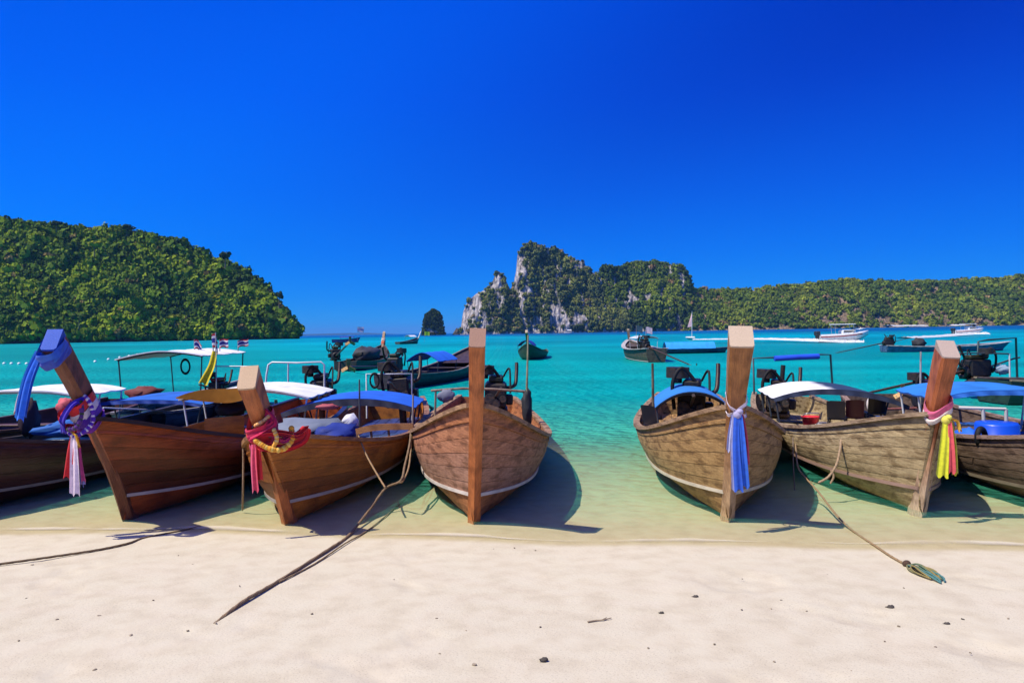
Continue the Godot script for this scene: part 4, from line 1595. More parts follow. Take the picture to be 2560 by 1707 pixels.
	st.set_color(Color(0.01, 0.09, 0.70))
	tube(st, loc_all(b6, [Vector3(5.65, 1.33, -15.75), Vector3(6.12, 1.35, -15.75), Vector3(6.61, 1.36, -15.75)]), 0.06, 8)
	put("rolled_tarpaulin", st, mats["canvas"], b6)
	engine(b6, loc(b6, Vector3(5.5, 0.43, -15.2)), 1.5, -0.15, Color(0.04, 0.03, 0.03))
	pipe(b6, "exhaust_stack", [Vector3(5.63, 0.74, -15.3), Vector3(5.66, 1.1, -15.3), Vector3(5.67, 1.21, -15.3)], 0.05, "engine", Color(0.05, 0.05, 0.05))
	# 7: boat cut by the right edge
	var b7 := longtail({"label": "grey brown longtail boat under a blue canopy, cut off by the right edge", "at": Vector3(6.15, 0, -7.0), "yaw": -0.17, "hull": Color(0.24, 0.17, 0.12), "wood": "wood_worn", "stem": Color(0.25, 0.14, 0.08), "rail": Color(0.42, 0.30, 0.24), "band": Color(0.20, 0.17, 0.12), "rise": 0.8, "rake": 0.9, "seed": 17, "side": 0.42, "inside": Color(0.01, 0.10, 0.50), "seat": Color(0.02, 0.14, 0.55)})
	canopy(b7, {"from": 2.7, "to": 4.3, "w": 0.92, "lo": 1.0, "hi": 1.12, "color": Color(0.02, 0.20, 0.62), "edge": Color(0.02, 0.14, 0.5), "bend": 3.0, "posts": 3, "pipes": "pipe", "valance": Color(0.02, 0.16, 0.58), "drop": 0.07})
	for q in [[Vector3(5.8, 0.92, -9.5), Vector3(6.28, 0.91, -9.3)], [Vector3(6.05, 0.92, -9.4), Vector3(6.06, 0.65, -9.4)], [Vector3(6.28, 0.91, -9.3), Vector3(6.28, 0.45, -9.3)]]:
		pipe(b7, "railing", [q[0], q[1]], 0.022, "pipe", Color(0.85, 0.8, 0.7))
	engine(b7, loc(b7, Vector3(7.35, 0.65, -13)), 1.1, -0.1, Color(0.10, 0.03, 0.03), 0.0, 1.2)
	# 0: boat beyond the left edge, only its white roof in view
	var b0 := longtail({"label": "longtail boat at the far left of which only the white canopy shows", "at": Vector3(-9.3, 0, -9.2), "hull": Color(0.12, 0.05, 0.04), "band": Color(0.3, 0.25, 0.2), "rise": 0.8, "seed": 18, "strakes": 4, "post": 1.5})
	canopy(b0, {"from": 3.0, "to": 4.6, "w": 1.0, "lo": 1.06, "hi": 1.16, "x": 1.0, "color": white, "bend": 3.0, "posts": 3, "pipes": "pipe"})

	near_cloths(b2, b3, b5, b6)
	near_gear()


func near_cloths(b2: Node3D, b3: Node3D, b5: Node3D, b6: Node3D) -> void:
	var red := Color(0.62, 0.015, 0.02)
	var violet := Color(0.10, 0.015, 0.42)
	var white := Color(0.78, 0.70, 0.76)
	var pink := Color(0.70, 0.10, 0.22)
	scarf("purple, red and white garland and ribbons tied round the glossy reddish boat's bow", b2, 1.30, {"rx": 0.09, "rz": 0.14,
		"bands": [[0.08, 0.10, red, 0.03], [-0.01, 0.09, white, 0.02], [-0.09, 0.10, violet, 0.03], [-0.17, 0.06, Color(0.2, 0.02, 0.35), -0.02]],
		"loops": [[[Vector3(-0.0576, 0.0184, 0.14), Vector3(-0.144, -0.0368, 0.16), Vector3(-0.137, -0.147, 0.14), Vector3(-0.0432, -0.184, 0.12)], 0.036, red], [[Vector3(0.072, 0.11, 0.14), Vector3(0, 0.0552, 0.22), Vector3(-0.0936, -0.092, 0.22), Vector3(-0.108, -0.221, 0.18)], 0.030, Color(0.05, 0.02, 0.50)], [[Vector3(-0.072, -0.221, 0.16), Vector3(0.0144, -0.239, 0.2), Vector3(0.036, -0.36, 0.18)], 0.018, Color(0.8, 0.42, 0.02)]],
		"garlands": [[[Vector3(0.072, 0.129, 0.12), Vector3(0.122, 0.0368, 0.1), Vector3(0.137, -0.11, 0.1), Vector3(0.0936, -0.202, 0.14), Vector3(0, -0.258, 0.18), Vector3(-0.072, -0.202, 0.18)], 0.022, violet, white], [[Vector3(0.0576, 0.0736, 0.16), Vector3(0.072, -0.0552, 0.18), Vector3(0.0288, -0.166, 0.2), Vector3(-0.0432, -0.184, 0.2)], 0.024, Color(0.10, 0.02, 0.20), Color(0.03, 0.06, 0.015)]],
		"ribbons": [[[Vector3(-0.0144, -0.184, 0.16), Vector3(-0.036, -0.4, 0.18), Vector3(-0.072, -0.68, 0.17)], 0.05, 0.12, red], [[Vector3(-0.0072, -0.258, 0.19), Vector3(0, -0.55, 0.2), Vector3(-0.0072, -0.84, 0.19)], 0.05, 0.11, Color(0.85, 0.70, 0.78)], [[Vector3(0.0288, -0.239, 0.17), Vector3(0.0432, -0.5, 0.17), Vector3(0.0648, -0.72, 0.16)], 0.03, 0.07, Color(0.55, 0.06, 0.22), white], [[Vector3(0.0216, -0.3, 0.15), Vector3(0.036, -0.6, 0.15), Vector3(0.0432, -0.76, 0.14)], 0.03, 0.05, Color(0.25, 0.25, 0.55)]]})
	scarf("bright blue cloth wrapped over the bow post top, its long tail blowing left", b2, 1.87, {"rx": 0.095, "rz": 0.135,
		"bands": [[0.04, 0.12, Color(0.02, 0.12, 0.62), 0.0], [-0.03, 0.10, Color(0.03, 0.07, 0.45), 0.02]],
		"loops": [[[Vector3(-0.10, 0.0, 0.06), Vector3(-0.20, -0.22, 0.06), Vector3(-0.29, -0.50, 0.04), Vector3(-0.31, -0.58, 0.03)], 0.050, Color(0.012, 0.13, 0.75)], [[Vector3(-0.28, -0.30, 0.0), Vector3(-0.36, -0.46, 0.0), Vector3(-0.38, -0.56, 0.0)], 0.022, red]],
		"ribbons": [[[Vector3(-0.10, 0.02, 0.08), Vector3(-0.21, -0.26, 0.10), Vector3(-0.30, -0.62, 0.08)], 0.07, 0.11, Color(0.015, 0.16, 0.80), Color(0.05, 0.3, 0.8)], [[Vector3(-0.24, -0.22, 0.02), Vector3(-0.33, -0.38, 0.02), Vector3(-0.37, -0.56, 0.02)], 0.03, 0.05, white, red]]})
	scarf("red scarf with orange garland knotted round the orange brown boat's bow post", b3, 1.12, {"rx": 0.115, "rz": 0.16,
		"bands": [[0.06, 0.09, Color(0.55, 0.01, 0.06), 0.04], [-0.04, 0.11, red, -0.03], [-0.14, 0.10, Color(0.62, 0.01, 0.10), 0.02]],
		"loops": [[[Vector3(0.06, 0.16, 0.10), Vector3(0.16, 0.04, 0.14), Vector3(0.06, -0.04, 0.18), Vector3(-0.06, -0.10, 0.18)], 0.040, Color(0.58, 0.01, 0.08)], [[Vector3(0.02, -0.06, 0.18), Vector3(0.20, -0.06, 0.14), Vector3(0.36, -0.10, 0.06), Vector3(0.44, -0.04, 0.0), Vector3(0.40, -0.16, 0.02), Vector3(0.22, -0.22, 0.12), Vector3(0.04, -0.18, 0.18)], 0.046, red], [[Vector3(0.12, -0.04, 0.14), Vector3(0.24, -0.14, 0.13), Vector3(0.33, -0.06, 0.06)], 0.035, Color(0.5, 0.01, 0.12)]],
		"garlands": [[[Vector3(0.0, -0.12, 0.20), Vector3(0.12, -0.20, 0.19), Vector3(0.24, -0.22, 0.15), Vector3(0.32, -0.14, 0.09), Vector3(0.31, -0.03, 0.06)], 0.026, Color(0.80, 0.36, 0.02), Color(0.85, 0.55, 0.1)], [[Vector3(0.0, 0.02, 0.17), Vector3(0.07, 0.06, 0.16), Vector3(0.11, 0.10, 0.13)], 0.018, Color(0.8, 0.5, 0.2), Color(0.75, 0.35, 0.1)], [[Vector3(0.17, -0.03, 0.16), Vector3(0.20, -0.11, 0.17), Vector3(0.17, -0.18, 0.17)], 0.022, Color(0.85, 0.42, 0.05), Color(0.85, 0.6, 0.2)]],
		"ribbons": [[[Vector3(-0.02, -0.16, 0.19), Vector3(-0.02, -0.36, 0.20), Vector3(-0.01, -0.62, 0.19)], 0.05, 0.08, Color(0.72, 0.06, 0.12), pink], [[Vector3(0.01, -0.16, 0.18), Vector3(0.02, -0.32, 0.18), Vector3(0.02, -0.52, 0.17)], 0.05, 0.07, red]]})
	scarf("blue ribbons with white and red edges hanging down the tan boat's bow", b5, 1.22, {"rx": 0.092, "rz": 0.13,
		"bands": [[0.05, 0.032, white, 0.09], [0.03, 0.03, Color(0.70, 0.60, 0.68), -0.09]],
		"knot": [Vector3(0.0, -0.06, 0.15), Color(0.45, 0.42, 0.62)],
		"ribbons": [[[Vector3(-0.02, -0.06, 0.17), Vector3(-0.03, -0.4, 0.19), Vector3(-0.01, -0.80, 0.17)], 0.05, 0.11, Color(0.012, 0.10, 0.60), Color(0.55, 0.55, 0.72)], [[Vector3(0.02, -0.06, 0.17), Vector3(0.04, -0.4, 0.18), Vector3(0.06, -0.77, 0.16)], 0.04, 0.09, Color(0.02, 0.14, 0.66)], [[Vector3(0.04, -0.06, 0.15), Vector3(0.07, -0.3, 0.16), Vector3(0.08, -0.56, 0.15)], 0.03, 0.06, Color(0.55, 0.05, 0.10), white], [[Vector3(-0.04, -0.06, 0.15), Vector3(-0.07, -0.25, 0.16), Vector3(-0.08, -0.42, 0.15)], 0.03, 0.06, Color(0.45, 0.48, 0.75)]]})
	scarf("yellow and pink scarf knotted round the grey weathered boat's bow post", b6, 1.12, {"rx": 0.10, "rz": 0.13,
		"bands": [[0.06, 0.085, Color(0.72, 0.13, 0.25), 0.08], [-0.01, 0.06, Color(0.80, 0.70, 0.62), 0.09]],
		"knot": [Vector3(0.03, -0.09, 0.15), Color(0.78, 0.72, 0.10)],
		"loops": [[[Vector3(0.06, -0.08, 0.15), Vector3(0.14, -0.10, 0.13), Vector3(0.17, -0.20, 0.12)], 0.016, Color(0.75, 0.45, 0.05)]],
		"ribbons": [[[Vector3(0.02, -0.09, 0.17), Vector3(0.0, -0.35, 0.18), Vector3(-0.02, -0.66, 0.17)], 0.05, 0.11, Color(0.72, 0.74, 0.03), Color(0.60, 0.66, 0.05)], [[Vector3(0.05, -0.09, 0.17), Vector3(0.06, -0.35, 0.18), Vector3(0.07, -0.62, 0.17)], 0.04, 0.08, Color(0.75, 0.10, 0.12)], [[Vector3(0.07, -0.09, 0.15), Vector3(0.10, -0.35, 0.16), Vector3(0.11, -0.64, 0.15)], 0.03, 0.06, Color(0.72, 0.70, 0.04)]]})


func near_gear() -> void:
	var hemp := Color(0.42, 0.33, 0.20)
	# poles standing in the boats
	pole("thin bamboo pole standing left of the tan boat's bow, against open water", Vector3(2.11, 0.54, -11), Vector3(2.11, 1.49, -11), 0.022, 0.018, Color(0.20, 0.16, 0.10))
	pole("thin green and white pole standing right of the head-on boat's black roll", Vector3(0.24, 0.96, -12.6), Vector3(0.28, 1.94, -12.6), 0.020, 0.012, Color(0.45, 0.42, 0.25))
	pole("pale upright pole standing left of the grey weathered boat's bow post", Vector3(6.41, 0.5, -11.5), Vector3(6.43, 1.58, -11.5), 0.018, 0.014, Color(0.50, 0.50, 0.48), "pole")
	pole("thin pole at the right end of the orange brown boat's blue canopy", Vector3(-1.55, 0.54, -11.2), Vector3(-1.53, 1.07, -11.2), 0.016, 0.013, Color(0.40, 0.36, 0.30), "pole")
	pole("dark upright pole in front of the orange brown boat's blue canopy", Vector3(-2.36, 0.55, -11.2), Vector3(-2.35, 1.31, -11.2), 0.015, 0.012, Color(0.10, 0.12, 0.14), "pole")
	pole("red and black pole lying level behind the grey weathered boat", Vector3(6.72, 0.49, -13.2), Vector3(7.24, 0.52, -13), 0.022, 0.026, Color(0.22, 0.05, 0.04), "pole")
	# black roll of cloth, hanging cloth, bundles
	heap("rolled_cloth", "black upright roll of cloth tied to the right end of the head-on boat's rail", "cloth", Vector3(0.24, 0.7, -12.55), Vector3(0.085, 0.30, 0.085), Color(0.015, 0.016, 0.02), "canvas", 401)
	heap("hanging_cloth", "grey cloth hung over the left half of the head-on boat's rail", "cloth", Vector3(-1.14, 0.93, -12.55), Vector3(0.14, 0.11, 0.05), Color(0.16, 0.17, 0.22), "canvas", 402)
	heap("cloth_bundle", "dark bundle standing under the blue cloth tail at the far left", "bundle", Vector3(-7.44, 0.82, -11.2), Vector3(0.14, 0.30, 0.14), Color(0.035, 0.015, 0.02), "canvas", 403)
	heap("tarpaulin", "dark blue tarpaulin heaped inside the orange brown boat", "tarpaulin", Vector3(-2.68, 0.55, -11), Vector3(0.34, 0.10, 0.5), Color(0.01, 0.03, 0.22), "canvas", 404)
	heap("tarpaulin", "grey tarpaulin spread in the orange brown boat behind its red scarf", "tarpaulin", Vector3(-3.22, 0.54, -11.4), Vector3(0.55, 0.16, 0.6), Color(0.17, 0.20, 0.26), "canvas", 405)
	heap("cloth_bundle", "crumpled white cloth under the front of the blue canopy", "cloth", Vector3(-2.6, 0.62, -11.6), Vector3(0.13, 0.11, 0.12), Color(0.62, 0.62, 0.66), "canvas", 406)
	heap("cloth_bundle", "patterned red cloth tucked under the blue canopy of the orange brown boat", "cloth", Vector3(-3.01, 0.84, -11.83), Vector3(0.20, 0.05, 0.1), Color(0.36, 0.07, 0.09), "canvas", 407)
	heap("cloth_bundle", "dark red engine cover showing above the blue canopy on the left", "cover", Vector3(-8.8, 0.68, -17.5), Vector3(0.38, 0.17, 0.3), Color(0.16, 0.03, 0.03), "canvas", 408)
	heap("cloth_bundle", "black gear stowed under the orange lined canopy", "bundle", Vector3(-5.04, 0.71, -13), Vector3(0.30, 0.13, 0.3), Color(0.02, 0.02, 0.025), "canvas", 409)
	heap("blue_tarpaulin", "blue tarpaulin over the seats of the dark boat at the far left", "tarpaulin", Vector3(-6.95, 0.62, -11.5), Vector3(0.42, 0.12, 0.6), Color(0.015, 0.12, 0.42), "canvas", 410)
	heap("cloth_bundle", "pink and red life vests piled beside the purple garland, at the left", "life vest", Vector3(-6.49, 1.02, -10.6), Vector3(0.13, 0.12, 0.12), Color(0.55, 0.10, 0.12), "canvas", 411)
	# blue drum with black tyre at the right edge
	var drum := mb()
	drum.set_color(Color(0.01, 0.08, 0.60))
	var rows := []
	for q in [[0.9, 0.0], [1.0, 0.06], [1.0, 0.3], [1.04, 0.32], [1.0, 0.34], [1.0, 0.62], [0.92, 0.68], [0.02, 0.68]]:
		var row := []
		for k in 18:
			row.append(Vector3(0.24 * q[0] * cos(TAU * k / 18), q[1] * 0.42, 0.24 * q[0] * sin(TAU * k / 18)))
		rows.append(row)
	grid(drum, rows, true, true)
	var dr := put("plastic_drum", drum, mats["plastic"])
	dr.position = Vector3(5.96, 0.5, -9)
	tag(dr, "blue plastic drum inside the boat at the right edge", "drum")
	heap("blue_tarpaulin", "bright blue tarpaulin in the boat at the right edge, left of the drum", "tarpaulin", Vector3(5.99, 0.51, -9.5), Vector3(0.2, 0.13, 0.3), Color(0.01, 0.13, 0.62), "canvas", 412)
	tyre("black tyre leaning against the blue drum at the right edge", Vector3(5.67, 0.63, -8.85), Vector3(0, 0.5, 0.1), 0.10, 0.035, 0.8)
	tyre("black tyre loop hanging from the orange brown boat's stern frame", Vector3(-2.78, 1.07, -14.7), Vector3(0, 0.1, 0), 0.14, 0.028, 0.62)
	# chairs and pails
	chair("black folding chair at the left rail of the tan boat", Vector3(2.07, 0.45, -10.5), 2.2, Color(0.02, 0.022, 0.03))
	chair("black chair beside the left canopy post of the grey weathered boat", Vector3(5.24, 0.34, -11.8), 2.6, Color(0.02, 0.02, 0.025))
	chair("dark red chair in the middle of the grey weathered boat, under its dark canopy", Vector3(5.6, 0.33, -12), 2.8, Color(0.10, 0.015, 0.02))
	chair("black chair at the right end under the grey boat's dark canopy", Vector3(6.04, 0.37, -12.2), 2.9, Color(0.02, 0.02, 0.025))
	bucket("red plastic bucket in the grey weathered boat", Vector3(4.56, 0.43, -11.2), 0.13, 0.2, Color(0.60, 0.02, 0.03))
	bucket("white plastic pail beside the red bucket", Vector3(4.64, 0.41, -11), 0.08, 0.12, Color(0.75, 0.70, 0.66))
	tyre("black tyre lying in front of the red bucket", Vector3(4.47, 0.38, -10.9), Vector3(1.3, 0, 0), 0.16, 0.04)
	# float
	var fl := mb()
	fl.set_color(Color(0.75, 0.68, 0.62))
	ball(fl, Vector3.ZERO, Vector3(0.10, 0.16, 0.10), 12, 8)
	tube(fl, [Vector3(0, 0.15, 0), Vector3(0, 0.2, 0)], 0.03, 7)
	var fo := put("float", fl, mats["plastic"])
	fo.position = Vector3(6.64, 0.54, -13.5)
	tag(fo, "white float hung above the grey boat's stern, right of the dark canopy", "float")
	# ropes
	var foot := [Vector3(-1.55, -0.08, -8.74), Vector3(-1.65, 0, -7.22), Vector3(-1.7, 0.03, -6.7), Vector3(-1.85, 0.08, -5.67), Vector3(-1.94, 0.11, -5.18), Vector3(-1.99, 0.13, -4.76)]
	var line: Array = [Vector3(-1.49, 0.62, -10.6), Vector3(-1.37, 0.55, -9.6), Vector3(-1.32, 0.41, -8.8), Vector3(-1.28, 0.35, -8.2)]
	line.append_array([Vector3(-1.49, 0.22, -8.41)])
	line.append_array([Vector3(-1.61, 0.06, -8.04), foot[1] + Vector3(0, 0.015, 0), foot[2] + Vector3(0, 0.012, 0), foot[3] + Vector3(0, 0.012, 0), foot[4] + Vector3(0, 0.008, 0), foot[5] + Vector3(0, -0.02, 0)])
	rope("long mooring rope from the head-on boat's left rail to the buried end in the sand", line, 0.013, Color(0.30, 0.24, 0.16))
	rope("second strand of rope hanging beside the long mooring rope at the head-on boat's left rail", [Vector3(-1.46, 0.63, -10.5), Vector3(-1.34, 0.51, -9.5), Vector3(-1.26, 0.4, -8.7), Vector3(-1.26, 0.34, -8.25), Vector3(-1.28, 0.34, -8.15)], 0.010, hemp)
	var side: Array = [Vector3(-1.86, 0.79, -8.75), Vector3(-1.74, 0.61, -8.55), Vector3(-1.57, 0.45, -8.25), Vector3(-1.42, 0.32, -8)]
	rope("short rope from the orange brown boat's rail down to the long mooring rope", side, 0.010, hemp)
	var thin: Array = [Vector3(-1.38, -0.1, -9.16), Vector3(-1.5, -0.02, -7.55), Vector3(-1.61, 0.02, -6.87), Vector3(-1.71, 0.05, -6.17), Vector3(-1.84, 0.08, -5.65)]
	for i in thin.size():
		thin[i] += Vector3(0, 0.012 if i > 0 else 0.02, 0)
	rope("thin second rope running beside the long mooring rope over the wet sand", thin, 0.007, Color(0.34, 0.28, 0.18))
	var left: Array = [Vector3(-4.59, 0.07, -6.17), Vector3(-4.43, 0.07, -6.26), Vector3(-4.15, 0.06, -6.46), Vector3(-3.87, 0.04, -6.73), Vector3(-3.71, 0.03, -6.96), Vector3(-3.68, 0.01, -7.22), Vector3(-3.49, 0, -7.46), Vector3(-3.32, -0.01, -7.7)]
	for i in left.size():
		left[i] += Vector3(0, 0.012, 0)
	rope("rope lying across the dry sand from the left edge into the water", left, 0.010, Color(0.22, 0.18, 0.11))
	rope("pale rope hanging straight down between the two left brown bows", [Vector3(-3.02, 0.85, -8.35), Vector3(-3.07, 0.82, -8.3), Vector3(-3.08, 0.58, -8.3), Vector3(-3.09, 0.28, -8.3), Vector3(-3.17, -0.02, -8.48)], 0.011, Color(0.46, 0.38, 0.26))
	var right: Array = [Vector3(3.63, 0.49, -9.4), Vector3(3.46, 0.31, -8.9), Vector3(3.45, 0.23, -8.7)]
	right.append_array([Vector3(3.47, 0.12, -8.34), Vector3(3.37, 0.02, -7.62)])
	var rs := [Vector3(3.33, -0.03, -7.18), Vector3(3.25, 0, -6.59), Vector3(3.2, 0.02, -6.2), Vector3(3.19, 0.03, -5.95)]
	for p in rs:
		right.append(p + Vector3(0, 0.014, 0))
	rope("mooring rope from the grey weathered boat down to its frayed end on the sand", right, 0.010, Color(0.40, 0.33, 0.20))
	rope("rope loop hanging over the grey weathered boat's left rail", [Vector3(4.27, 0.65, -9), Vector3(4.04, 0.63, -8.95), Vector3(3.96, 0.52, -8.85), Vector3(3.87, 0.35, -8.75), Vector3(3.75, 0.21, -8.7), Vector3(3.63, 0.14, -8.7)], 0.014, Color(0.50, 0.43, 0.32))
	rope("short rope end dangling beside the loop on the grey boat's side", [Vector3(3.79, 0.28, -8.72), Vector3(3.81, 0.21, -8.7), Vector3(3.77, 0.13, -8.7)], 0.012, Color(0.50, 0.43, 0.32))
	rope("grey rope hanging between the tan boat and the grey weathered boat", [Vector3(3.79, 0.5, -9.9), Vector3(3.6, 0.21, -9.4), Vector3(3.46, -0.01, -9)], 0.008, Color(0.25, 0.23, 0.2))
	rope("white rope curled over the head-on boat's left chine", [Vector3(-1.23, 0.27, -10), Vector3(-1.23, 0.25, -9.85), Vector3(-1.18, 0.2, -9.7), Vector3(-1.04, 0.19, -9.4), Vector3(-0.86, 0.19, -9)], 0.018, Color(0.66, 0.64, 0.62))
	# frayed green end of the mooring rope
	var t := thing("frayed_net", "frayed green and yellow rope end lying on the sand at the right", "net", Vector3(3.19, 0.04, -5.72))
	var ends := [Vector3(3.19, 0.03, -5.94), Vector3(3.19, 0.06, -5.47)]
	var a := ends[0] - t.position as Vector3
	var b := ends[1] - t.position as Vector3
	for k in 26:
		var st := mb()
		var c := Color(0.10, 0.28, 0.22).lerp(Color(0.42, 0.36, 0.12), rng.randf())
		if k % 5 == 0:
			c = Color(0.10, 0.36, 0.42)
		st.set_color(c)
		var off := Vector3(rng.randf_range(-0.04, 0.04), 0.0, rng.randf_range(-0.05, 0.05))
		var p0 := a + off * 0.3 + (b - a) * rng.randf_range(0.0, 0.3)
		var p3 := b + off * 1.2 - (b - a) * rng.randf_range(-0.08, 0.35)
		var y := rng.randf_range(0.012, 0.05)
		tube(st, smooth([p0 + Vector3(0, 0.02, 0), p0.lerp(p3, 0.35) + off + Vector3(0, y, 0), p0.lerp(p3, 0.7) + off * 1.3 + Vector3(0, y * 0.8, 0), p3 + Vector3(0, 0.012, 0)], 5), 0.007, 5)
		put("strand", st, mats["rope"], t)
	var kn := mb()
	kn.set_color(Color(0.10, 0.07, 0.05))
	ball(kn, a + Vector3(0, 0.025, 0), Vector3(0.035, 0.03, 0.03), 9, 7)
	put("knot", kn, mats["rope"], t)
	# wooden engine box inside the boat between the two middle bows
	var bx := thing("wooden_skiff_side", "curved wooden coaming with upright ribs behind the orange brown boat's rail", "coaming", Vector3(-1.86, 0.48, -10.4))
	var o := bx.position
	var top_line := [Vector3(-2.28, 0.59, -10.6), Vector3(-2.06, 0.65, -10.5), Vector3(-1.79, 0.68, -10.4), Vector3(-1.41, 0.69, -10.3)]
	var low_line := [Vector3(-2.28, 0.52, -10.6), Vector3(-2.06, 0.58, -10.5), Vector3(-1.79, 0.61, -10.4), Vector3(-1.41, 0.62, -10.3)]
	var tl := []
	var ll := []
	for i in 4:
		tl.append(top_line[i] - o)
		ll.append(low_line[i] - o)
	var plank := mb()
	plank.set_color(Color(0.36, 0.17, 0.06))
	sweep(plank, smooth(tl, 4), 0.03, 0.09)
	put("plank", plank, mats["wood_along"], bx)
	for x in [0, 1, 2, 3]:
		var rib := mb()
		rib.set_color(Color(0.22, 0.13, 0.08))
		tube(rib, [tl[x] + Vector3(0, 0.0, -0.03), tl[x] + Vector3(0.02, -0.28, -0.03)], 0.018, 6)
		put("rib", rib, mats["wood_upright"], bx)


func far_boats() -> void:
	var white := Color(0.80, 0.80, 0.78)
	var th := [Color(0.5, 0.02, 0.03), Color(0.75, 0.75, 0.75), Color(0.02, 0.03, 0.25), Color(0.02, 0.03, 0.25), Color(0.75, 0.75, 0.75), Color(0.5, 0.02, 0.03)]
	# roofed boat with flags behind the two left boats
	var c1 := longtail({"label": "tall white roofed boat with small striped flags, behind the blue canopy at left", "at": Vector3(-7.7, 0, -21.5), "yaw": PI, "hull": Color(0.05, 0.16, 0.20), "rail": Color(0.4, 0.4, 0.4), "rise": 0.6, "rake": 0.8, "post": 0.0, "strakes": 3, "beam": 1.0, "length": 6.5, "seed": 31})
	canopy(c1, {"from": 3.0, "to": 5.6, "w": 0.96, "lo": 1.58, "hi": 1.72, "color": white, "bend": 1.6, "posts": 2, "pipes": "dark_pipe", "tilt": -0.03, "edge": white})
	pipe(c1, "cross_bar", [Vector3(-6.95, 1.32, -17), Vector3(-6.12, 1.3, -17)], 0.016)
	tyre("black tyre loop hanging under the white flag-topped roof", Vector3(-7.43, 1.34, -16.6), Vector3(0, 0.1, 0), 0.16, 0.03, 0.6)
	var yf := thing("yellow_flag", "yellow flag hanging limp from the pole at the white roofed boat", "flag", Vector3(-6.33, 0.78, -15.6))
	var st := mb()
	st.set_color(Color(0.6, 0.58, 0.5))
	tube(st, [Vector3.ZERO, Vector3(0.01, 1.32, 0)], 0.012, 6)
	put("flagpole", st, mats["pipe"], yf)
	st = mb()
	strip(st, smooth([Vector3(-0.02, 0.92, 0), Vector3(-0.08, 0.62, 0.02), Vector3(-0.20, 0.36, 0.03), Vector3(-0.27, 0.22, 0.02)], 6), 0.10, 0.20, Color(0.80, 0.62, 0.01), Vector3.RIGHT, 1.2, 0.03)
	put("cloth", st, mats["ribbon"], yf)
	flag("small striped flag at the left rear of the white roof", Vector3(-7.56, 1.67, -17.4), 0.28, 0.16, 0.22, th, 0.3, "striped flags on the white roof", 0.6)
	flag("largest striped flag, at the top of the yellow flag's pole", Vector3(-6.42, 1.7, -15.7), 0.38, 0.16, 0.30, th, -0.5, "striped flags on the white roof", 0.9)
	flag("small striped flag just right of the yellow flag's pole", Vector3(-6.96, 1.66, -17.4), 0.28, 0.20, 0.20, th, 0.2, "striped flags on the white roof", -0.3)
	flag("small striped flag at the right end of the white roof", Vector3(-6.45, 1.66, -17.2), 0.25, 0.24, 0.16, th, 0.2, "striped flags on the white roof", -0.35)
	# boats lying off
	var m1 := longtail({"label": "dark longtail boat moored in the bay, stern to the beach, orange and white bow cloths", "at": Vector3(-8.7, 0, -48.5), "yaw": PI - 0.05, "hull": Color(0.05, 0.05, 0.04), "rail": Color(0.12, 0.10, 0.08), "strakes": 3, "post": 2.0, "stem": Color(0.3, 0.16, 0.08), "seed": 41, "steps": 16})
	engine(m1, Vector3(0.75, 0.85, -7.9), 1.6, 0.4, Color(0.06, 0.08, 0.02), 0.14)
	scarf("orange and white cloths on the bow of the moored dark boat left of centre", m1, 1.5, {"rx": 0.12, "rz": 0.16, "bands": [[0.1, 0.25, Color(0.8, 0.7, 0.65), 0.0], [-0.15, 0.25, Color(0.6, 0.12, 0.05), 0.0]], "ribbons": [[[Vector3(0, -0.2, 0.18), Vector3(0, -0.9, 0.2)], 0.12, 0.25, Color(0.55, 0.25, 0.2)]]})
	heap("cargo", "dark cargo piled amidships on the moored dark boat", "cargo", Vector3(-8.9, 0.75, -44.5), Vector3(0.75, 0.5, 1.6), Color(0.04, 0.04, 0.05), "canvas", 420)
	var m2 := longtail({"label": "dark longtail boat moored behind the head-on bow, orange and white cloth on its stem", "at": Vector3(-2.05, 0, -34.5), "yaw": PI - 0.28, "hull": Color(0.07, 0.045, 0.06), "rail": Color(0.30, 0.24, 0.20), "strakes": 3, "post": 2.05, "stem": Color(0.35, 0.2, 0.1), "rise": 1.05, "seed": 42, "steps": 18, "inside": Color(0.05, 0.03, 0.15)})
	engine(m2, Vector3(0.1, 0.80, -7.9), 1.45, 0.2, Color(0.03, 0.04, 0.02), 0.05)
	canopy(m2, {"from": 3.4, "to": 5.6, "w": 0.7, "lo": 0.9, "hi": 1.25, "color": Color(0.01, 0.14, 0.68), "posts": 2, "pipes": "dark_pipe", "bend": 1.6})
	scarf("orange and white cloths on the bow of the moored boat behind the head-on bow", m2, 1.4, {"rx": 0.13, "rz": 0.17, "bands": [[0.35, 0.25, Color(0.75, 0.3, 0.03), 0.0], [0.05, 0.3, Color(0.8, 0.76, 0.72), 0.0], [-0.35, 0.35, Color(0.6, 0.12, 0.04), 0.0]]})
	var m3 := longtail({"label": "small green longtail boat facing the beach far out, blue cover aboard", "at": Vector3(1.12, 0, -51.0), "yaw": -0.12, "hull": Color(0.05, 0.07, 0.03), "rail": Color(0.14, 0.15, 0.06), "strakes": 3, "post": 1.95, "stem": Color(0.20, 0.20, 0.05), "seed": 43, "steps": 16, "rise": 0.9})
	canopy(m3, {"from": 3.0, "to": 5.5, "w": 0.6, "lo": 0.95, "hi": 1.35, "x": -0.5, "color": Color(0.01, 0.04, 0.35), "posts": 2, "pipes": "dark_pipe"})
	var m4 := longtail({"label": "moored boat with white curved side boards, stern to the beach, right of centre", "at": Vector3(8.6, 0, -53.0), "yaw": PI + 0.02, "hull": Color(0.13, 0.10, 0.06), "rail": Color(0.65, 0.65, 0.63), "rail_wide": 0.28, "strakes": 3, "post": 1.9, "seed": 44, "steps": 16, "side": 0.7, "band": Color(0.6, 0.6, 0.55)})
	engine(m4, Vector3(0.55, 0.95, -7.6), 1.5, 0.3, Color(0.05, 0.05, 0.03))
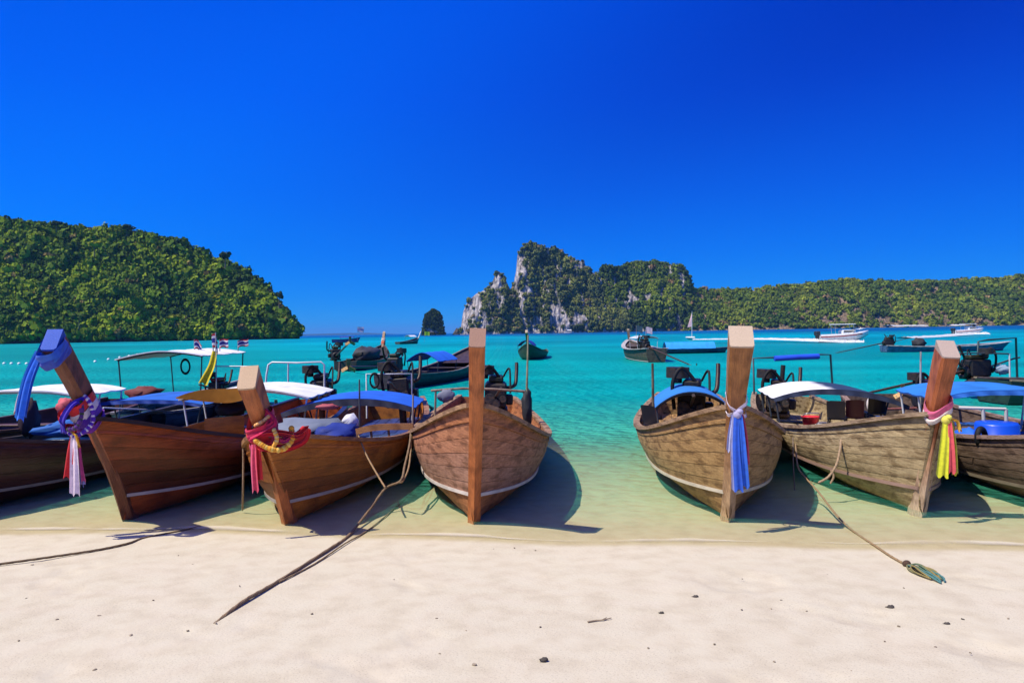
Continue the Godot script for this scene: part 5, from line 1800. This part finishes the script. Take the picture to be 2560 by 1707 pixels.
	canopy(m4, {"from": 3.2, "to": 6.0, "w": 0.7, "lo": 1.45, "hi": 1.6, "color": Color(0.55, 0.6, 0.65), "posts": 2, "pipes": "pipe"})
	for q in [[Vector3(8.17, 1.58, -48), "dark square flag on the moored boat with white side boards", Color(0.03, 0.08, 0.12)], [Vector3(8.8, 1.48, -48), "pale pink flag on the moored boat with white side boards", Color(0.65, 0.5, 0.55)]]:
		flag(q[1], q[0] - Vector3(0, 0.3, 0), 1.0, 0.42, 0.42, [q[2]], 0.0, "", 0.1)
	var l1 := longtail({"label": "low boat with long bright blue awning lying broadside, left of the tan boat's bow post", "at": Vector3(17.4, 0, -60.0), "yaw": PI / 2, "hull": Color(0.04, 0.09, 0.16), "rail": Color(0.2, 0.3, 0.4), "strakes": 3, "post": 0.0, "rise": 0.35, "rake": 0.6, "side": 0.3, "length": 5.2, "beam": 0.8, "seed": 45, "steps": 12})
	canopy(l1, {"from": 0.9, "to": 4.9, "w": 0.8, "lo": 0.42, "hi": 0.95, "color": Color(0.02, 0.34, 0.85), "posts": 3, "pipes": "pipe", "bend": 2.4})
	# long low blue and white boat at right
	var m6 := longtail({"label": "long low white and blue longtail boat behind the grey boat's bow post", "at": Vector3(36.5, 0, -54.5), "yaw": PI / 2 - 0.05, "hull": Color(0.10, 0.22, 0.42), "rail": Color(0.74, 0.76, 0.76), "strakes": 3, "post": 0.0, "rise": 0.5, "seed": 46, "steps": 16, "rail_wide": 0.3, "side": 0.36, "band": Color(0.05, 0.15, 0.35)})
	engine(m6, Vector3(0, 0.7, -8.2), 1.3, 0.0, Color(0.1, 0.1, 0.04))
	heap("cloth_bundle", "dark bundle on the long low white and blue boat", "bundle", Vector3(30.29, 0.64, -54.4), Vector3(0.45, 0.4, 0.4), Color(0.03, 0.03, 0.035), "canvas", 421)
	# boat at the right edge, seen from its stern quarter
	var m7 := longtail({"label": "dark green longtail boat with a tilted engine, at the right edge of the bay", "at": Vector3(20.6, 0, -19.0), "yaw": PI / 2 + 0.08, "hull": Color(0.03, 0.07, 0.05), "rail": Color(0.35, 0.27, 0.18), "strakes": 4, "post": 1.8, "seed": 47, "steps": 20, "side": 0.46})
	engine(m7, loc(m7, Vector3(12.56, 0.73, -19.8)), 1.35, 0.15, Color(0.05, 0.06, 0.02), -0.16, 2.6)
	pipe(m7, "stern_frame", [Vector3(12.73, 0.91, -20), Vector3(12.76, 1.52, -20), Vector3(13.02, 1.56, -20), Vector3(13.79, 1.6, -20), Vector3(13.82, 0.36, -20)], 0.03, "dark_pipe", Color(0.5, 1.4, 2.4))
	pipe(m7, "stern_frame_bar", [Vector3(11.93, 1.22, -19.5), Vector3(12.28, 1.23, -19.5), Vector3(13.25, 1.19, -19.5)], 0.022, "dark_pipe")
	pipe(m7, "stern_frame_post", [Vector3(13.27, 1.19, -19.5), Vector3(13.28, 0.11, -19.5)], 0.022, "pipe")
	heap("cloth_bundle", "black seat bundle on the stern of the dark green boat", "bundle", Vector3(12.57, 0.4, -19.6), Vector3(0.45, 0.16, 0.3), Color(0.02, 0.02, 0.025), "canvas", 422)
	heap("hanging_cloth", "pale cloth hung under the dark green boat's stern frame", "cloth", Vector3(13.14, 0.77, -19.6), Vector3(0.2, 0.13, 0.1), Color(0.30, 0.42, 0.5), "canvas", 423)
	tyre("black tyre loop hung at the left end of the dark green boat's frame", Vector3(11.99, 1.05, -19.5), Vector3(0, 0.3, 0), 0.17, 0.035, 0.55)
	# speedboats and their wakes
	speedboat("white speedboat with red stripe and flat roof racing to the right, with long wake", Vector3(41.71, 0.2, -92), 1.45, 1.15)
	wake("long white wake trailing behind the nearer speedboat", [Vector3(43.31, -0.13, -90), Vector3(40.82, 0.01, -91), Vector3(37.98, 0.2, -92), Vector3(35.43, 0.36, -97), Vector3(31.18, 0.46, -100), Vector3(24.88, 0.5, -101)], 3.6, 1.6, 0.42, 0.12, 431)
	speedboat("smaller white speedboat farther off at the right, below the ridge", Vector3(79.97, 0.34, -128), 1.5, 0.95)
	wake("curving white wake behind the farther speedboat", [Vector3(82.52, 0.22, -127), Vector3(78.89, 0.21, -127), Vector3(72.15, 0.05, -122), Vector3(63.91, 0.02, -115), Vector3(58.9, 0.08, -110)], 3.0, 2.4, 0.40, 0.2, 432)
	wake("thin white wave line below the ridge at the right", [Vector3(215.97, 1.45, -420), Vector3(236.73, 1.48, -440), Vector3(249.82, 1.37, -440)], 8.0, 5.0, 0.9, 0.5, 433)
	wake("short white wave line by the farther speedboat, below the ridge", [Vector3(256.93, 1.32, -430), Vector3(265.88, 1.32, -430)], 7.0, 5.0, 0.8, 0.4, 434)
	# sails and other small craft
	var sd := thing("sailing_dinghy", "tiny sailing dinghy with pink and white sail, left of the tan boat's bow post", "sailing boat", Vector3(32.36, 0.19, -132), 0.2)
	st = mb()
	st.set_color(white)
	for s in [-1.0, 1.0]:
		var rows := []
		for i in 9:
			var f := i / 8.0
			var w := 0.55 * sin(PI * minf(f * 0.75 + 0.25, 1.0))
			rows.append([Vector3(0, -0.1, lerpf(-1.4, 1.6, f)), Vector3(w * s, 0.15, lerpf(-1.4, 1.6, f)), Vector3((w + 0.05) * s, 0.4, lerpf(-1.4, 1.6, f)), Vector3(0, 0.42, lerpf(-1.4, 1.6, f))])
		grid(st, rows, s < 0)
	put("hull", st, mats["paint"], sd)
	st = mb()
	tube(st, [Vector3(0, 0.3, 0.3), Vector3(0.1, 5.0, 0.3)], [0.06, 0.03], 6)
	put("mast", st, mats["pipe"], sd)
	st = mb()
	st.set_color(Color(0.72, 0.45, 0.48))
	grid(st, [[Vector3(0.1, 4.8, 0.3), Vector3(0.08, 4.7, 0.28)], [Vector3(0.0, 3.4, 0.3), Vector3(-0.32, 3.3, 0.1)], [Vector3(0.0, 2.2, 0.3), Vector3(-0.65, 2.1, -0.1)]])
	put("sail", st, mats["ribbon"], sd)
	var m5 := longtail({"label": "distant boat with white and yellow-green flags, left of the rock stack", "at": Vector3(-18.72, 0, -144.33), "yaw": 2.6, "hull": Color(0.08, 0.10, 0.09), "rail": Color(0.5, 0.5, 0.5), "strakes": 3, "post": 2.3, "stem": Color(0.75, 0.75, 0.75), "steps": 10, "length": 6.0, "seed": 48, "bare": true})
	canopy(m5, {"from": 1.0, "to": 3.0, "w": 0.7, "lo": 1.4, "hi": 1.7, "color": white, "posts": 2})
	flag("yellow-green flag on the distant boat left of the rock stack", Vector3(-15.55, 0.41, -130), 1.9, 0.9, 0.7, [Color(0.45, 0.6, 0.04)], 0.2)
	var m8 := longtail({"label": "distant dark blue boat on the horizon with a pale pink flag", "at": Vector3(-39.37, 0, -186.97), "yaw": 1.7, "hull": Color(0.02, 0.03, 0.22), "rail": Color(0.03, 0.05, 0.3), "strakes": 3, "post": 0.0, "steps": 10, "length": 6.5, "side": 0.8, "seed": 49, "bare": true})
	canopy(m8, {"from": 1.0, "to": 4.5, "w": 0.9, "lo": 1.3, "hi": 1.6, "color": Color(0.02, 0.04, 0.3), "posts": 2})
	flag("pale pink flag above the distant dark blue boat", Vector3(-31.67, 0.66, -150), 2.9, 1.3, 1.1, [Color(0.7, 0.5, 0.62), Color(0.3, 0.2, 0.5), Color(0.7, 0.5, 0.62)], 0.3)
	var m9 := longtail({"label": "tiny white boat close under the limestone cliffs", "at": Vector3(57.89, 0, -683.89), "yaw": 1.2, "hull": white, "rail": white, "strakes": 3, "post": 0.0, "steps": 10, "length": 9.0, "side": 1.6, "beam": 2.0, "seed": 50, "bare": true})
	canopy(m9, {"from": 2.0, "to": 6.0, "w": 1.5, "lo": 2.6, "hi": 3.2, "color": white, "posts": 2})
	# floats of the swimming line at left
	var first: MeshInstance3D = null
	for k in 13:
		var p: Vector3 = (Vector3(-43.18, 0, -62.08)).lerp(Vector3(-31.52, 0, -56.07), k / 12.0)
		if k > 6:
			p = (Vector3(-33.76, 0, -56.91)).lerp(Vector3(-47.53, 0, -94.39), (k - 6) / 6.0)
		if first == null:
			st = mb()
			st.set_color(Color(0.75, 0.78, 0.76))
			ball(st, Vector3.ZERO, Vector3(0.13, 0.12, 0.13), 10, 7)
			first = put("buoy", st, mats["plastic"])
			first.set_meta("category", "buoy")
		else:
			first = first.duplicate()
			first.name = numbered("buoy")
			add_child(first)
		first.position = p + Vector3(0, 0.04, 0)
		first.set_meta("group", "floats of the swimming line off the headland")
		first.set_meta("label", "small white float of the swimming line off the left headland")


func beach_things() -> void:
	# dark bits of coral, bark and leaf scattered on the sand
	var spots := [Vector3(1.86, 0.08, -5.11), Vector3(1.73, 0.09, -4.94), Vector3(1.52, 0.1, -4.91), Vector3(1.95, 0.09, -4.89), Vector3(2.87, 0.1, -4.68), Vector3(2.44, 0.12, -4.24), Vector3(2.85, 0.07, -5.35), Vector3(2.65, 0.06, -5.39), Vector3(2.19, 0.12, -4.33), Vector3(2.4, 0.11, -4.57), Vector3(3.17, 0.1, -4.69), Vector3(1.58, 0.02, -6.37), Vector3(1.75, 0.06, -5.63), Vector3(-0.2, 0.02, -6.66), Vector3(-0.01, 0.02, -6.68), Vector3(0.18, 0.02, -6.59), Vector3(-0.32, 0.12, -4.59), Vector3(-0.53, 0.11, -4.82), Vector3(0.77, 0.13, -4.27), Vector3(-0.24, 0.15, -4.05), Vector3(-3.07, 0.13, -4.86), Vector3(-3.07, 0.15, -4.48), Vector3(-4.17, 0.06, -6.28), Vector3(-3.02, 0.05, -6.52), Vector3(-2.76, 0.06, -6.22), Vector3(-2.57, 0.04, -6.54), Vector3(-2.12, 0.09, -5.58), Vector3(-2.1, 0.13, -4.64), Vector3(-2.42, 0.14, -4.56), Vector3(-2.83, 0.12, -4.93), Vector3(-2.35, 0.16, -4.04), Vector3(-1.97, 0.13, -4.76), Vector3(-1.39, 0.11, -4.94), Vector3(0.49, 0.06, -5.68), Vector3(-0.96, 0.07, -5.73), Vector3(-2.05, 0.05, -6.29), Vector3(-0.45, 0.14, -4.22), Vector3(0.73, 0.09, -5.04), Vector3(2.45, 0.05, -5.73), Vector3(1.17, 0.13, -4.31), Vector3(1.43, 0.14, -4.05), Vector3(-2.62, 0.11, -5.25), Vector3(-3.59, 0.11, -5.33), Vector3(-2.66, 0.15, -4.28), Vector3(0.15, 0.12, -4.63), Vector3(2.58, 0.13, -4.14), Vector3(1.8, 0.14, -3.92)]
	var sizes := [13, 9, 8, 9, 12, 10, 9, 7, 8, 9, 8, 6, 7, 7, 8, 9, 9, 10, 10, 13, 12, 10, 14, 8, 9, 7, 8, 10, 14, 14, 14, 10, 10, 5, 5, 5, 8, 6, 6, 8, 8, 8, 9, 8, 8, 7, 9]
	var dark := [Color(0.06, 0.05, 0.04), Color(0.20, 0.16, 0.11), Color(0.30, 0.24, 0.17), Color(0.15, 0.11, 0.08)]
	var shapes := []
	for s in 5:
		var st := mb()
		var fn := noise(1.3, 500 + s, 3)
		var rows := []
		for i in 7:
			var a := PI * i / 6.0
			var row := []
			for k in 9:
				var b := TAU * k / 9
				var u := Vector3(sin(a) * cos(b), cos(a), sin(a) * sin(b))
				row.append(u * Vector3(1.0, 0.42, 0.62) * (1.0 + 0.7 * fn.get_noise_3dv(u * 1.4)))
			rows.append(row)
		grid(st, rows, true, true)
		st.generate_normals()
		shapes.append(st.commit())
	var tones := []
	for c in dark:
		tones.append(plain("debris_%d" % tones.size(), c.linear_to_srgb(), 0.9))
	for i in spots.size():
		var o := place("beach_debris", shapes[i % 5], tones[0] if sizes[i] > 11 and i < 12 else tones[1 + i % 3])
		var r: float = sizes[i] * 0.0011
		o.position = spots[i] + Vector3(0, r * 0.18, 0)
		o.scale = Vector3(r, r, r)
		o.rotation.y = i * 1.3
		tag(o, "small dark bit of coral or bark lying on the dry sand", "debris", "dark bits scattered on the sand")
	for q in [[Vector3(2.53, 0.09, -4.92), 0.030, "largest dark lump on the sand, below the frayed green rope end"], [Vector3(2.72, 0.1, -4.6), 0.026, "dark oval lump on the sand at the far right"], [Vector3(0.15, 0.15, -4.09), 0.025, "dark oval pebble alone near the middle of the bottom edge"], [Vector3(1.28, 0.08, -5.2), 0.026, "dark oval pebble on the sand below the tan boat"], [Vector3(0.97, 0.1, -4.87), 0.019, "round dark pebble lower left of the oval one below the tan boat"]]:
		var o := place("beach_pebble", shapes[1], tones[0])
		o.position = q[0] + Vector3(0, q[1] * 0.25, 0)
		o.scale = Vector3.ONE * q[1]
		tag(o, q[2], "pebble")
	var st := mb()
	st.set_color(Color(0.36, 0.27, 0.17))
	var tw := [Vector3(0.46, 0.11, -4.71), Vector3(0.51, 0.11, -4.73), Vector3(0.56, 0.11, -4.74), Vector3(0.62, 0.11, -4.77)]
	for i in tw.size():
		tw[i] += Vector3(0, 0.006, 0)
	tube(st, smooth(tw, 4), [0.006, 0.003], 6)
	tube(st, [tw[2], tw[2] + Vector3(0.03, 0.004, -0.03)], [0.005, 0.002], 5)
	tag(put("twig", st, mats["bark"]), "thin crooked twig lying on the sand right of the middle", "twig")
